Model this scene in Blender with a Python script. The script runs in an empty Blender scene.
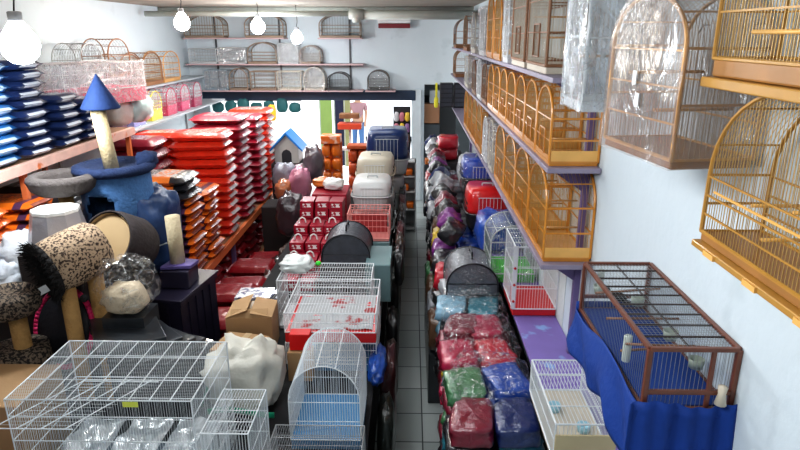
import bpy, bmesh, math, random
from mathutils import Vector, Matrix, noise
random.seed(7)
PI = math.pi
C = bpy.context.scene.collection
R = random.Random(11)
# ---------------------------------------------------------------- camera
CAMZ, F, PITCH, YAW = 3.4, 610.0, math.radians(17.386), math.radians(0.985)
cd = bpy.data.cameras.new('camera'); cam = bpy.data.objects.new('camera', cd); C.objects.link(cam)
cam.location = (0, 0, CAMZ); cam.rotation_euler = (PI/2-PITCH, 0, YAW)
cd.lens = F/800*36; cd.sensor_width = 36; cd.clip_start = 0.05; cd.clip_end = 200
bpy.context.scene.camera = cam
CM = cam.rotation_euler.to_matrix()
def ray(px, py): return CM @ Vector(((px-400)/F, -(py-225)/F, -1))
def P(px, py, Y):            # a point of the place at depth Y
    d = ray(px, py); t = Y/d.y
    return Vector((d.x*t, Y, CAMZ+d.z*t))
def Z(px, py, z):
    d = ray(px, py); t = (z-CAMZ)/d.z
    return Vector((d.x*t, d.y*t, z))
# ---------------------------------------------------------------- materials
MC = {}
def nt(name):
    m = bpy.data.materials.new(name); m.use_nodes = True
    n = m.node_tree; b = n.nodes['Principled BSDF']
    return m, n, b
def mat(name, col, rough=.6, metal=0., var=.12, vscale=6., bump=0., bscale=30., coat=0., alpha=1., emis=0., spec=.5, marks=(), crinkle=0., col2=None, c2scale=8., c2thr=.5):
    if name in MC: return MC[name]
    m, n, b = nt(name); N = n.nodes; L = n.links
    tc = N.new('ShaderNodeTexCoord')
    nz = N.new('ShaderNodeTexNoise'); nz.inputs['Scale'].default_value = vscale; nz.inputs['Detail'].default_value = 4
    L.new(tc.outputs['Object'], nz.inputs['Vector'])
    mx = N.new('ShaderNodeMix'); mx.data_type = 'RGBA'
    mx.inputs[6].default_value = (*[c*(1-var) for c in col], 1); mx.inputs[7].default_value = (*[min(1, c*(1+var)) for c in col], 1)
    L.new(nz.outputs[0], mx.inputs[0]); out = mx.outputs[2]
    if col2:
        n2 = N.new('ShaderNodeTexNoise'); n2.inputs['Scale'].default_value = c2scale; n2.inputs['Detail'].default_value = 3
        L.new(tc.outputs['Object'], n2.inputs['Vector'])
        rp = N.new('ShaderNodeMath'); rp.operation = 'MULTIPLY_ADD'; rp.use_clamp = True
        rp.inputs[1].default_value = 14; rp.inputs[2].default_value = -14*c2thr
        L.new(n2.outputs[0], rp.inputs[0])
        m2 = N.new('ShaderNodeMix'); m2.data_type = 'RGBA'; L.new(rp.outputs[0], m2.inputs[0]); L.new(out, m2.inputs[6]); m2.inputs[7].default_value = (*col2, 1); out = m2.outputs[2]
    if marks:
        sp = N.new('ShaderNodeSeparateXYZ'); L.new(tc.outputs['Object'], sp.inputs[0])
        for mk in marks:       # mk = ({axis:(centre,half)}, colour, noisy?)
            prod = None
            for ax, (c_, h_) in mk[0].items():
                cp = N.new('ShaderNodeMath'); cp.operation = 'COMPARE'; cp.inputs[1].default_value = c_; cp.inputs[2].default_value = h_
                L.new(sp.outputs[ax], cp.inputs[0])
                if prod is None: prod = cp.outputs[0]
                else:
                    mu = N.new('ShaderNodeMath'); mu.operation = 'MULTIPLY'; L.new(prod, mu.inputs[0]); L.new(cp.outputs[0], mu.inputs[1]); prod = mu.outputs[0]
            if len(mk) > 2 and mk[2]:
                n3 = N.new('ShaderNodeTexNoise'); n3.inputs['Scale'].default_value = mk[2]; L.new(tc.outputs['Object'], n3.inputs['Vector'])
                gt = N.new('ShaderNodeMath'); gt.operation = 'GREATER_THAN'; gt.inputs[1].default_value = .5; L.new(n3.outputs[0], gt.inputs[0])
                mu = N.new('ShaderNodeMath'); mu.operation = 'MULTIPLY'; L.new(prod, mu.inputs[0]); L.new(gt.outputs[0], mu.inputs[1]); prod = mu.outputs[0]
            m3 = N.new('ShaderNodeMix'); m3.data_type = 'RGBA'; L.new(prod, m3.inputs[0]); L.new(out, m3.inputs[6]); m3.inputs[7].default_value = (*mk[1], 1); out = m3.outputs[2]
    L.new(out, b.inputs['Base Color'])
    b.inputs['Roughness'].default_value = rough; b.inputs['Metallic'].default_value = metal
    b.inputs['Specular IOR Level'].default_value = spec
    if coat: b.inputs['Coat Weight'].default_value = coat; b.inputs['Coat Roughness'].default_value = .08
    if bump:
        nb = N.new('ShaderNodeTexNoise'); nb.inputs['Scale'].default_value = bscale; nb.inputs['Detail'].default_value = 5
        L.new(tc.outputs['Object'], nb.inputs['Vector'])
        bp = N.new('ShaderNodeBump'); bp.inputs['Strength'].default_value = bump; bp.inputs['Distance'].default_value = .02
        L.new(nb.outputs[0], bp.inputs['Height']); L.new(bp.outputs[0], b.inputs['Normal'])
        if coat: L.new(bp.outputs[0], b.inputs['Coat Normal'])
    if alpha < 1: b.inputs['Alpha'].default_value = alpha
    if emis: L.new(out, b.inputs['Emission Color']); b.inputs['Emission Strength'].default_value = emis
    MC[name] = m; return m
def film(name='clear_plastic_film', base=.05, highlight_streak=.5, tint=(.9, .93, .96), bs=9., bst=1., rough=.1, dmix=.35):
    if name in MC: return MC[name]
    m, n, b = nt(name); N = n.nodes; L = n.links; N.remove(b)
    out = N['Material Output']; tc = N.new('ShaderNodeTexCoord')
    vo = N.new('ShaderNodeTexNoise'); vo.inputs['Scale'].default_value = bs; vo.inputs['Detail'].default_value = 5; vo.inputs['Distortion'].default_value = 2.
    L.new(tc.outputs['Object'], vo.inputs['Vector'])
    bp = N.new('ShaderNodeBump'); bp.inputs['Strength'].default_value = bst; bp.inputs['Distance'].default_value = .06; L.new(vo.outputs[0], bp.inputs['Height'])
    gl = N.new('ShaderNodeBsdfGlossy'); gl.inputs['Roughness'].default_value = rough; L.new(bp.outputs[0], gl.inputs['Normal'])
    df = N.new('ShaderNodeBsdfDiffuse'); df.inputs['Color'].default_value = (*tint, 1); L.new(bp.outputs[0], df.inputs['Normal'])
    tr = N.new('ShaderNodeBsdfTransparent')
    m1 = N.new('ShaderNodeMixShader'); m1.inputs[0].default_value = dmix; L.new(gl.outputs[0], m1.inputs[1]); L.new(df.outputs[0], m1.inputs[2])
    n2 = N.new('ShaderNodeTexNoise'); n2.inputs['Scale'].default_value = bs*1.6; n2.inputs['Detail'].default_value = 4; n2.inputs['Distortion'].default_value = 3.
    L.new(tc.outputs['Object'], n2.inputs['Vector'])
    mr = N.new('ShaderNodeMapRange'); mr.inputs[1].default_value = .50; mr.inputs[2].default_value = .68; mr.inputs[3].default_value = base; mr.inputs[4].default_value = base+highlight_streak  # highlight streaks painted into the film's opacity by a noise ramp
    L.new(n2.outputs[0], mr.inputs[0])
    m2 = N.new('ShaderNodeMixShader'); L.new(mr.outputs[0], m2.inputs[0]); L.new(tr.outputs[0], m2.inputs[1]); L.new(m1.outputs[0], m2.inputs[2]); L.new(m2.outputs[0], out.inputs[0])
    MC[name] = m; return m
def emit(name, col, s):
    if name in MC: return MC[name]
    m, n, b = nt(name); b.inputs['Base Color'].default_value = (*col, 1); b.inputs['Emission Color'].default_value = (*col, 1); b.inputs['Emission Strength'].default_value = s
    MC[name] = m; return m
WHITEW = mat('white_wire', (.75, .78, .8), .35, 0, .05)
GREYW = mat('grey_wire', (.34, .35, .36), .4, .5, .1)
BROWNW = mat('brown_wire', (.30, .22, .15), .5, .3, .15)
GOLDW = mat('gold_wire', (.60, .36, .11), .35, .4, .1)
AMBER = mat('amber_wood', (.66, .27, .035), .32, 0, .25, 9, coat=.5)
AMBERL = mat('pale_amber_wood', (.82, .46, .13), .4, 0, .2, 9, coat=.3)
TAN = mat('tan_wood', (.62, .33, .12), .4, 0, .25, 9, coat=.4)
DKWOOD = mat('dark_red_wood', (.17, .055, .03), .4, 0, .35, 14, coat=.3)
BRNWOOD = mat('brown_wood', (.28, .13, .06), .5, 0, .3, 12)
WHITEP = mat('white_plastic', (.8, .81, .82), .4)
GREYP = mat('grey_plastic', (.5, .52, .53), .5)
BLACKP = mat('black_plastic', (.02, .02, .025), .35)
REDP = mat('red_plastic', (.62, .02, .02), .3, coat=.4)
PURPLE = mat('purple_paint', (.17, .12, .26), .5, 0, .2)
FILM = film()
FILMH = film('milky_plastic_film', .22, .4, (.85, .86, .88), 7, 1.)
FILML = film('thin_plastic_film', .03, .35, (.9, .92, .95), 10, 1.)
# ---------------------------------------------------------------- geometry
class MB:
    def __init__(s): s.v = []; s.f = []; s.sm = []
    def add(s, vs, fs, smooth=False, M=None):
        o = len(s.v)
        for v in vs: s.v.append(tuple(M @ Vector(v)) if M is not None else tuple(v))
        for f in fs: s.f.append(tuple(i+o for i in f)); s.sm.append(smooth)
        return s
    def box(s, x0, x1, y0, y1, z0, z1, M=None):
        return s.add([(x0,y0,z0),(x1,y0,z0),(x1,y1,z0),(x0,y1,z0),(x0,y0,z1),(x1,y0,z1),(x1,y1,z1),(x0,y1,z1)],
                     [(3,2,1,0),(4,5,6,7),(0,1,5,4),(1,2,6,5),(2,3,7,6),(3,0,4,7)], False, M)
    def cbox(s, c, d, M=None): return s.box(c[0]-d[0]/2, c[0]+d[0]/2, c[1]-d[1]/2, c[1]+d[1]/2, c[2]-d[2]/2, c[2]+d[2]/2, M)
    def seg(s, a, b, r, n=4, r2=None, smooth=None):
        a = Vector(a); b = Vector(b); d = b-a
        if d.length < 1e-6: return s
        q = d.to_track_quat('Z', 'Y'); r2 = r if r2 is None else r2
        vs = []; 
        for p, rr in ((a, r), (b, r2)):
            for k in range(n): vs.append(p + q @ Vector((rr*math.cos(2*PI*(k+.5)/n), rr*math.sin(2*PI*(k+.5)/n), 0)))
        fs = [(k, (k+1) % n, n+(k+1) % n, n+k) for k in range(n)]
        fs += [tuple(range(n-1, -1, -1)), tuple(range(n, 2*n))]
        return s.add(vs, fs, n > 6 if smooth is None else smooth)
    def tube(s, pts, r, n=5):
        for a, b in zip(pts, pts[1:]): s.seg(a, b, r, n)
        return s
    def lathe(s, prof, n=24, c=(0,0,0), M=None, smooth=True):
        vs = []; fs = []
        for (r, z) in prof:
            for k in range(n): vs.append((c[0]+r*math.cos(2*PI*k/n), c[1]+r*math.sin(2*PI*k/n), c[2]+z))
        for i in range(len(prof)-1):
            for k in range(n): fs.append((i*n+k, i*n+(k+1) % n, (i+1)*n+(k+1) % n, (i+1)*n+k))
        return s.add(vs, fs, smooth, M)
    def prism(s, poly, y0, y1, axis='y'):
        n = len(poly)
        f = (lambda p, t: (p[0], t, p[1])) if axis == 'y' else ((lambda p, t: (t, p[0], p[1])) if axis == 'x' else (lambda p, t: (p[0], p[1], t)))
        vs = [f(p, y0) for p in poly]+[f(p, y1) for p in poly]
        return s.add(vs, [tuple(range(n)), tuple(range(2*n-1, n-1, -1))]+[(k, n+k, n+(k+1) % n, (k+1) % n) for k in range(n)])
    def blob(s, sx, sy, sz, e=.5, amp=.08, seed=0, fr=2.5, nu=20, nv=12, c=(0,0,0), flat=True):
        vs = []; fs = []
        def sg(w, m): return math.copysign(abs(w)**m, w)
        for j in range(nv+1):
            ph = -PI/2+PI*j/nv
            for i in range(nu):
                th = 2*PI*i/nu
                x = sg(math.cos(ph), e)*sg(math.cos(th), e); y = sg(math.cos(ph), e)*sg(math.sin(th), e); z = sg(math.sin(ph), e)
                k = 1+amp*2*noise.noise(Vector((x*fr+seed*3.1, y*fr-seed, z*fr+seed*1.7)))+amp*noise.noise(Vector((x*fr*3+seed, y*fr*3, z*fr*3)))
                vs.append((c[0]+x*sx/2*k, c[1]+y*sy/2*k, c[2]+sz/2+z*sz/2*(k if z > 0 or not flat else 1)))
        for j in range(nv):
            for i in range(nu): fs.append((j*nu+i, j*nu+(i+1) % nu, (j+1)*nu+(i+1) % nu, (j+1)*nu+i))
        return s.add(vs, fs, True)
    def sheet(s, fn, nu, nv, smooth=True):
        vs = [fn(i/nu, j/nv) for j in range(nv+1) for i in range(nu+1)]; w = nu+1
        return s.add(vs, [(j*w+i, j*w+i+1, (j+1)*w+i+1, (j+1)*w+i) for j in range(nv) for i in range(nu)], smooth)
    def build(s, name, m, parent=None, bevel=0, solid=0, loc=None, rz=0):
        me = bpy.data.meshes.new(name); me.from_pydata(s.v, [], s.f); me.polygons.foreach_set('use_smooth', s.sm)
        me.validate(); me.update(); me.materials.append(m)
        o = bpy.data.objects.new(name, me); C.objects.link(o)
        if parent is not None: o.parent = parent
        if loc is not None: o.location = loc
        if rz: o.rotation_euler.z = rz
        if solid: k = o.modifiers.new('s', 'SOLIDIFY'); k.thickness = solid
        if bevel: k = o.modifiers.new('b', 'BEVEL'); k.width = bevel; k.segments = 2; k.limit_method = 'ANGLE'
        return o
def tag(o, label, cat, group=None, kind=None):
    o['label'] = label
    if cat: o['category'] = cat
    if group: o['group'] = group
    if kind: o['kind'] = kind
    return o
def thing(name, label, cat, loc=(0,0,0), rz=0, group=None):
    o = bpy.data.objects.new(name, None); C.objects.link(o); o.location = loc; o.rotation_euler = (0, 0, rz); o.empty_display_size = .1
    return tag(o, label, cat, group)
KIDS = {}
def dup(root, loc, rz=0, label=None, group=None, scale=None):
    ch = [o for o in C.objects if o.parent == root]
    r = root.copy(); C.objects.link(r); r.location = loc; r.rotation_euler.z = rz
    if label: r['label'] = label
    if group: r['group'] = group
    if scale: r.scale = scale
    for c0 in ch:
        c = c0.copy(); C.objects.link(c); c.parent = r
        for g0 in [o for o in C.objects if o.parent == c0]:
            g = g0.copy(); C.objects.link(g); g.parent = c
    return r
def struct(name, mb, m, **k):
    o = mb.build(name, m, **k); o['kind'] = 'structure'; return o
ORD = ['first','second','third','fourth','fifth','sixth','seventh','eighth','ninth','tenth','eleventh','twelfth','thirteenth','fourteenth']
def nth(i, n, word='from the top'):
    return 'topmost' if i == 0 else ('bottom one' if i == n-1 else ORD[i]+' '+word)
# ================================================================ SETTING
XL, XR, YB, YF, ZC = -4.5, 1.09, 12.7, -1.6, 3.86
PLASTER = mat('blue_white_plaster', (.64, .71, .755), .85, 0, .06, 1.3, bump=.25, bscale=12, col2=(.57, .64, .68), c2scale=2.2, c2thr=.62)
PEEL = mat('peeling_plaster', (.66, .70, .68), .9, 0, .1, 4, bump=.3, bscale=20, col2=(.16, .14, .12), c2scale=9, c2thr=.66)
fl, fn_, fb = nt('grey_floor_tiles'); N = fn_.nodes; L = fn_.links
tc = N.new('ShaderNodeTexCoord'); br = N.new('ShaderNodeTexBrick'); br.offset = 0
br.inputs['Scale'].default_value = 1; br.inputs['Brick Width'].default_value = .42; br.inputs['Row Height'].default_value = .42; br.inputs['Mortar Size'].default_value = .006
br.inputs['Color1'].default_value = (.36, .40, .39, 1); br.inputs['Color2'].default_value = (.50, .54, .53, 1); br.inputs['Mortar'].default_value = (.04, .045, .05, 1)
mp = N.new('ShaderNodeMapping'); mp.inputs['Location'].default_value = (.30, .1, 0)
L.new(tc.outputs['Object'], mp.inputs[0]); L.new(mp.outputs[0], br.inputs['Vector']); L.new(br.outputs[0], fb.inputs['Base Color']); fb.inputs['Roughness'].default_value = .3
struct('floor', MB().box(XL-.1, XR+2, YF-.1, YB+.2, -.1, 0), fl)
struct('ceiling', MB().box(XL-.1, XR+2, YF-.1, YB+.2, ZC, ZC+.1), mat('worn_ceiling', (.30, .27, .23), .9, 0, .25, 3, bump=.4, bscale=8))
struct('wall_left', MB().box(XL-.1, XL, YF, YB+.1, 0, ZC), PLASTER)
mb = MB().box(XR, XR+.1, YF, 11.2, 0, ZC); struct('wall_right', mb, PLASTER)
struct('wall_rear', MB().box(XL-.1, XR+2, YF-.1, YF, 0, ZC), PLASTER)
# front wall of the shop with the wide street opening and a dark passage on the right
OX0, OX1, HZ = -4.15, .02, 2.17
mb = MB().box(XL, OX0, YB, YB+.15, 0, HZ).box(XL, .28, YB, YB+.15, HZ, ZC).box(.02, .28, YB, YB+.15, 0, HZ)
mb.box(.28, XR+2, YB, YB+.15, 2.42, ZC)
struct('wall_front', mb, PLASTER)
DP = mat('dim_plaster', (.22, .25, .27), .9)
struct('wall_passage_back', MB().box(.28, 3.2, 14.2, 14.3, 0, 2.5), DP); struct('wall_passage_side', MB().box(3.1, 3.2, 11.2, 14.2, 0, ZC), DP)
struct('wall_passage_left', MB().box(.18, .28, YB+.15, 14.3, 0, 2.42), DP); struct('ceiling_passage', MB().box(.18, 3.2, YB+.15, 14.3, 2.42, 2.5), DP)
struct('trim_header', MB().box(XL+.25, .1, YB-.12, YB-.01, HZ-.06, HZ+.14), mat('dark_blue_steel', (.03, .05, .09), .4, .2), bevel=.008)
struct('trim_door_post', MB().box(.04, .22, YB-.1, YB-.005, 0, 2.33), mat('pale_post', (.62, .68, .72), .6), bevel=.01)
struct('trim_beam', MB().box(XL, -.45, 11.4, 11.75, ZC-.10, ZC-.005).box(-.45, XR, 11.3, 11.75, ZC-.15, ZC-.005), mat('grey_green_beam', (.28, .30, .27), .8, 0, .3, 5, bump=.3), bevel=.01)
# pavement and street outside
struct('ground_pavement', MB().box(-14, 10, YB+.16, 60, -.12, -.02), mat('bright_pavement', (.7, .7, .7), .8))
# ceiling pipe
t = thing('ceiling_pipe', 'grey green drain pipe with an elbow running under the ceiling', 'pipe', (0, 10.6, 3.70))
PIPE = mat('pipe_grey', (.42, .44, .40), .5)
MB().seg((-4.4, 0, .02), (-.98, 0, .02), .045, 12).build('pipe_run', PIPE, t)
MB().seg((-.8, 0, -.0), (1.15, 0, -.0), .075, 12).build('large_pipe_run', PIPE, t)
MB().seg((-1.02, 0, .02), (-.78, 0, 0), .09, 12).seg((-.9, 0, -.12), (-.9, 0, .03), .07, 12).build('elbow', PIPE, t)
# air curtain over the door
t = thing('air_curtain', 'slim white air curtain with dark red strip above the doorway', 'air conditioner', (-.33, YB-.09, 3.60))
MB().box(-.32, .32, -.08, .08, 0, .12).build('casing', WHITEP, t, bevel=.01)
MB().box(-.31, .31, -.085, .07, -.09, -.004).build('outlet_strip', mat('dark_red', (.2, .02, .03), .5), t, bevel=.006)
# ---------------------------------------------------------------- bulbs
BULB = emit('bulb_glow', (.93, .97, 1), 30)
def bulb(px, py, Y, r, label, pw, col=(.9, .96, 1)):
    p = P(px, py, Y); t = thing('hanging_bulb', label, 'light bulb', p)
    MB().lathe([(.001, -r), (r*.5, -r*.88), (r*.86, -r*.5), (r, 0), (r*.9, r*.45), (r*.6, r*.9), (r*.36, r*1.25), (r*.34, r*1.3)], 20).build('bulb_glass', BULB, t)
    MB().lathe([(r*.36, r*1.3), (r*.36, r*1.75), (r*.28, r*1.8), (.001, r*1.8)], 14).build('socket', mat('socket_grey', (.35, .36, .38), .4), t)
    MB().tube([(0, 0, r*1.8), (r*.15, 0, r*2.6), (0, 0, ZC-p.z)], .006, 6).build('cord', BLACKP, t)
    ld = bpy.data.lights.new('bulb_lamp', 'POINT'); ld.energy = pw; ld.color = col; ld.shadow_soft_size = r*1.1
    lo = bpy.data.objects.new('bulb_lamp', ld); C.objects.link(lo); lo.location = (p.x, p.y, p.z-r*2.4)
bulb(20, 46, 4.3, .125, 'big bright white bulb hanging at the far left above the blue sacks', 75)
bulb(182, 23, 8.2, .10, 'bright warm bulb hanging above the left shelves beside the back corner', 60, (1, .9, .75))
bulb(258, 27, 10.0, .11, 'bright bulb hanging in front of the top row of back wall cages', 45)
bulb(297, 38, 10.8, .10, 'small bright bulb on a long cord in front of the middle cage shelf', 40)
def area(loc, size, pw, rot=(0,0,0), col=(.93, .97, 1)):  # soft fill lamps added for brightness; no fittings hang there
    ld = bpy.data.lights.new('added_fill_light', 'AREA'); ld.shape = 'RECTANGLE'; ld.size, ld.size_y = size; ld.energy = pw; ld.color = col
    lo = bpy.data.objects.new('added_fill_light', ld); C.objects.link(lo); lo.location = loc; lo.rotation_euler = rot
area((-1.2, .9, 3.8), (1.6, 1.2), 36)
area((-.7, 1.9, 3.75), (.5, 2.6), 42, (0, math.radians(-62), 0))  # added fill tilted at the right wall to brighten it
area((-.7, 5.2, 3.8), (2.2, 1.6), 44)
area((-1.8, 9.0, 3.8), (3.2, 1.6), 55)
area((-2.0, 12.4, 1.3), (4, 2), 35, (math.radians(-90), 0, 0))  # added upright fill at the street opening, facing indoors
w = bpy.data.worlds.new('world'); bpy.context.scene.world = w; w.use_nodes = True
w.node_tree.nodes['Background'].inputs[0].default_value = (.95, .98, 1, 1); w.node_tree.nodes['Background'].inputs[1].default_value = 2.2
s = bpy.data.lights.new('sun', 'SUN'); s.energy = 3; s.angle = .05; so = bpy.data.objects.new('sun', s); C.objects.link(so); so.rotation_euler = (math.radians(-35), math.radians(10), 0)
sc = bpy.context.scene; sc.view_settings.view_transform = 'Standard'; sc.view_settings.look = 'Medium High Contrast'; sc.view_settings.exposure = 0
# ================================================================ CAGES
def arc_pts(w, h, hs, n=18):      # arch outline in (t, z): up the left side, over, down the right
    pts = [(-w/2, 0), (-w/2, hs)]
    for k in range(1, n): a = PI-PI*k/n; pts.append((w/2*math.cos(a), hs+(h-hs)*math.sin(a)))
    return pts+[(w/2, hs), (w/2, 0)]
def cage(name, label, loc, w, l, h, fm, wm, rz=0, arch=None, hs=None, sp=.03, wr=.0016, fr=.008, tray=.05, traym=None, bars=2, group=None, door=True, wrap=None, perch=0, feeder=0, cat='bird cage', trayw=0, roofbars=3, solid_end=0, floor=True):
    """w along x, l along y. arch='x': arch outline on the two x faces (spans y); 'y': on the y faces."""
    t = thing(name, label, cat, loc, rz, group); traym = traym or fm
    if tray:
        MB().box(-w/2-trayw, w/2+trayw, -l/2-trayw, l/2+trayw, 0, tray).build('base_tray', traym, t, bevel=min(.006, tray*.2))
    z0 = tray
    F_ = MB(); W_ = MB(); H = h-z0
    if arch:
        A, B = (l, w) if arch == 'x' else (w, l)       # A spans the arch, B the depth
        hs_ = (hs if hs is not None else h*.6)-z0
        def pt(a, b, z): return (b, a, z+z0) if arch == 'x' else (a, b, z+z0)
        op = arc_pts(A, H, hs_)
        for b in (-B/2, B/2):
            F_.tube([pt(a, b, z) for a, z in op]+[pt(*[-A/2, b, 0])], fr, 6)
            n = max(2, int(A/sp))
            for k in range(1, n):
                a = -A/2+A*k/n; q = 2*a/A; W_.seg(pt(a, b, 0), pt(a, b, hs_+(H-hs_)*math.sqrt(max(0, 1-q*q))), wr, 3)
            for k in range(1, bars+1):
                z = hs_*k/bars*.98 if bars > 1 else hs_*.6
                F_.seg(pt(-A/2, b, z), pt(A/2, b, z), fr*.6, 4)
        for a in (-A/2, A/2):
            n = max(2, int(B/sp))
            for k in range(n+1): b = -B/2+B*k/n; W_.seg(pt(a, b, 0), pt(a, b, hs_), wr, 3)
            for z in (0, hs_*.5, hs_): F_.seg(pt(a, -B/2, z), pt(a, B/2, z), fr*.8, 4)
        ra = op[1:-1]
        n = max(2, int(B/sp))
        for k in range(1, n):
            b = -B/2+B*k/n; W_.tube([pt(a, b, z) for a, z in ra], wr, 3)
        for k in range(1, roofbars+2):
            i = k*(len(ra)-1)//(roofbars+2)+1; i = min(i, len(ra)-2); a, z = ra[i]; F_.seg(pt(a, -B/2, z), pt(a, B/2, z), fr*.6, 4)
        if solid_end: pass
    else:
        x0, x1, y0, y1 = -w/2, w/2, -l/2, l/2
        for x in (x0, x1):
            for y in (y0, y1): F_.seg((x, y, z0), (x, y, h), fr, 6)
            for z in (z0, h): F_.seg((x, y0, z), (x, y1, z), fr, 6)
        for y in (y0, y1):
            for z in (z0, h): F_.seg((x0, y, z), (x1, y, z), fr, 6)
        for x in (x0, x1):
            n = max(2, int(l/sp))
            for k in range(1, n): y = y0+l*k/n; W_.seg((x, y, z0), (x, y, h), wr, 3)
            for k in range(1, bars+1): z = z0+H*k/(bars+1); F_.seg((x, y0, z), (x, y1, z), fr*.6, 4)
        n = max(2, int(w/sp))
        for y in (y0, y1):
            for k in range(1, n): x = x0+w*k/n; W_.seg((x, y, z0), (x, y, h), wr, 3)
            for k in range(1, bars+1): z = z0+H*k/(bars+1); F_.seg((x0, y, z), (x1, y, z), fr*.6, 4)
        for k in range(1, n): x = x0+w*k/n; W_.seg((x, y0, h), (x, y1, h), wr, 3)
        for k in range(1, roofbars+1): y = y0+l*k/(roofbars+1); F_.seg((x0, y, h), (x1, y, h), fr*.6, 4)
    F_.build('frame', fm, t); W_.build('wire_bars', wm, t)
    if door:
        D = MB(); dz0 = z0+H*.08; dz1 = z0+H*.42; dx = -w/2-.006; dl = min(l*.18, .09)
        D.tube([(dx, -dl, dz0), (dx, -dl, dz1), (dx, dl, dz1), (dx, dl, dz0), (dx, -dl, dz0)], fr*.6, 4)
        for k in range(1, 4): D.seg((dx, -dl+dl*k/2, dz0), (dx, -dl+dl*k/2, dz1), wr, 3)
        D.build('door', fm, t)
    for k in range(perch):
        z = z0+H*(.28+.22*k); y = l*(-.2+.4*(k % 2)); MB().seg((-w/2, y, z), (w/2, y, z), .006, 8).build('perch', TAN, t)
    for k in range(feeder):
        y = l*(-.3+.6*k/max(1, feeder-1)) if feeder > 1 else 0
        MB().lathe([(.001, 0), (.022, .0), (.026, .045), (.024, .045), (.02, .004)], 12).build('feeder_cup', WHITEP, t, loc=(-w/2+.03, y, z0+H*.12))
    if wrap:
        g = .012; hh = (h+g)
        def wf(u, v):
            return None
        wm_ = MB()
        def nz3(p, a=.012): 
            q = Vector(p)*7; return Vector(p)+Vector((noise.noise(q), noise.noise(q+Vector((9,0,0))), noise.noise(q+Vector((0,9,0)))))*a
        if arch:
            A, B = (l, w) if arch == 'x' else (w, l)
            def ptw(a, b, z): return (b, a, z) if arch == 'x' else (a, b, z)
            op = arc_pts(A+2*g, hh, (hs if hs is not None else h*.6), 14)
            wm_.sheet(lambda u, v: nz3(ptw(*(lambda q: (q[0], (-.5+v)*(B+2*g), q[1]))(op[min(len(op)-1, int(round(u*(len(op)-1))))]))), len(op)-1, 5)
            for b in (-B/2-g, B/2+g):
                def ff(u, v, b=b):
                    a = (-.5+u)*(A+2*g)*.999; q = 2*a/(A+2*g); hs2 = (hs if hs is not None else h*.6); top = hs2+(hh-hs2)*math.sqrt(max(0, 1-q*q))
                    return nz3(ptw(a, b, top*v))
                wm_.sheet(ff, 14, 10)
        else:
            X, Y_ = w/2+g, l/2+g
            for fx in (-X, X): wm_.sheet(lambda u, v: nz3((fx, (-1+2*u)*Y_, v*hh)), 10, 8)
            for fy in (-Y_, Y_): wm_.sheet(lambda u, v: nz3(((-1+2*u)*X, fy, v*hh)), 10, 8)
            wm_.sheet(lambda u, v: nz3(((-1+2*u)*X, (-1+2*v)*Y_, hh)), 10, 10)
        wm_.build('plastic_wrap', wrap, t)
    return t
# ---------------------------------------------------------------- wall shelving on the right wall
SF, SW = .78, XR-.005
t = thing('wall_shelving', 'long purple grey wall shelving on uprights along the right wall', 'shelving', (SF, 3.7, 0))
SHM = mat('shelf_edge_grey', (.30, .26, .34), .45, 0, .25, 10)
for z, y0, y1 in ((3.17, 3.45, 12.1), (2.67, 3.42, 12.3), (2.09, 3.40, 12.3), (1.4, 2.38, 9.0)):
    top = PURPLE if z != 1.4 else mat('lilac_board', (.24, .17, .46), .5, 0, .15, 5, col2=(.28, .42, .72), c2scale=5.5, c2thr=.60)
    MB().box(0, SW-SF, y0-3.7, y1-3.7, z-.03, z).build('shelf_board', SHM if z != 1.4 else top, t, bevel=.004)
for y in (3.6, 5.9, 8.2, 10.6):
    MB().box(SW-SF-.05, SW-SF-.01, y-3.72, y-3.68, 1.22, 3.12).build('upright', PURPLE, t, bevel=.004)
for z in (3.14, 2.64, 2.06):
    for y in (3.6, 5.9, 8.2):
        MB().prism([(.04, z), (SW-SF-.03, z), (SW-SF-.03, z-.16)], y-3.71, y-3.69).build('bracket', PURPLE, t)
struct('trim_patch', MB().box(XR-.004, XR-.001, 3.95, 6.5, .9, 1.92), PEEL)
# orange arched cages, one prototype, rows on shelves two and three
def amber_cage(label, loc, w, l, h, group, perch=2):
    t = cage('arched_bird_cage', label, loc, w, l, h, AMBER, GOLDW, 0, 'x', h*.62, .022, .0014, .0085, .025, AMBER, 2, group, True, None, perch)
    MB().box(-w/2, w/2, -l/2-.004, -l/2+.004, .025, .09).build('end_board', AMBERL, t)
    MB().box(-w/2-.004, -w/2+.004, -l/2, l/2, .025, .06).build('front_board', AMBER, t)
    MB().box(-w/2+.02, w/2-.02, -l/2+.02, l/2-.02, .027, .035).build('drawer_tray', TAN, t)
    return t
pr2 = amber_cage('honey coloured arched cage at the near end of the middle wall shelf', (.94, 3.68, 2.67), .28, .40, .44, 'honey coloured arched cages on the middle wall shelf')
for k in range(1, 7):
    dup(pr2, (.94, 3.68+.425*k, 2.67), 0, 'honey coloured arched cage on the middle wall shelf, %s from its near end' % ORD[k])
pr3 = amber_cage('large honey coloured cage at the near end of the lowest cage shelf', (.94, 3.72, 2.09), .28, .53, .54, 'honey coloured arched cages on the lowest cage shelf')
for k in range(1, 4):
    dup(pr3, (.94, 3.72+.56*k, 2.09), 0, 'honey coloured arched cage on the lowest cage shelf, %s from its near end' % ORD[k])
PW = mat('pale_wood', (.62, .55, .45), .5)
cage('bird_cage', 'tall pale cage in milky plastic between honey cages on the lowest cage shelf', (.94, 6.05, 2.09), .28, .32, .50, PW, GREYW, 0, 'x', .34, .03, wrap=FILMH)
cage('bird_cage', 'white cage wrapped in plastic behind the pale cage on the lowest shelf', (.94, 6.55, 2.09), .28, .32, .46, WHITEP, WHITEW, 0, 'x', .3, .03, wrap=FILMH)
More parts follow.
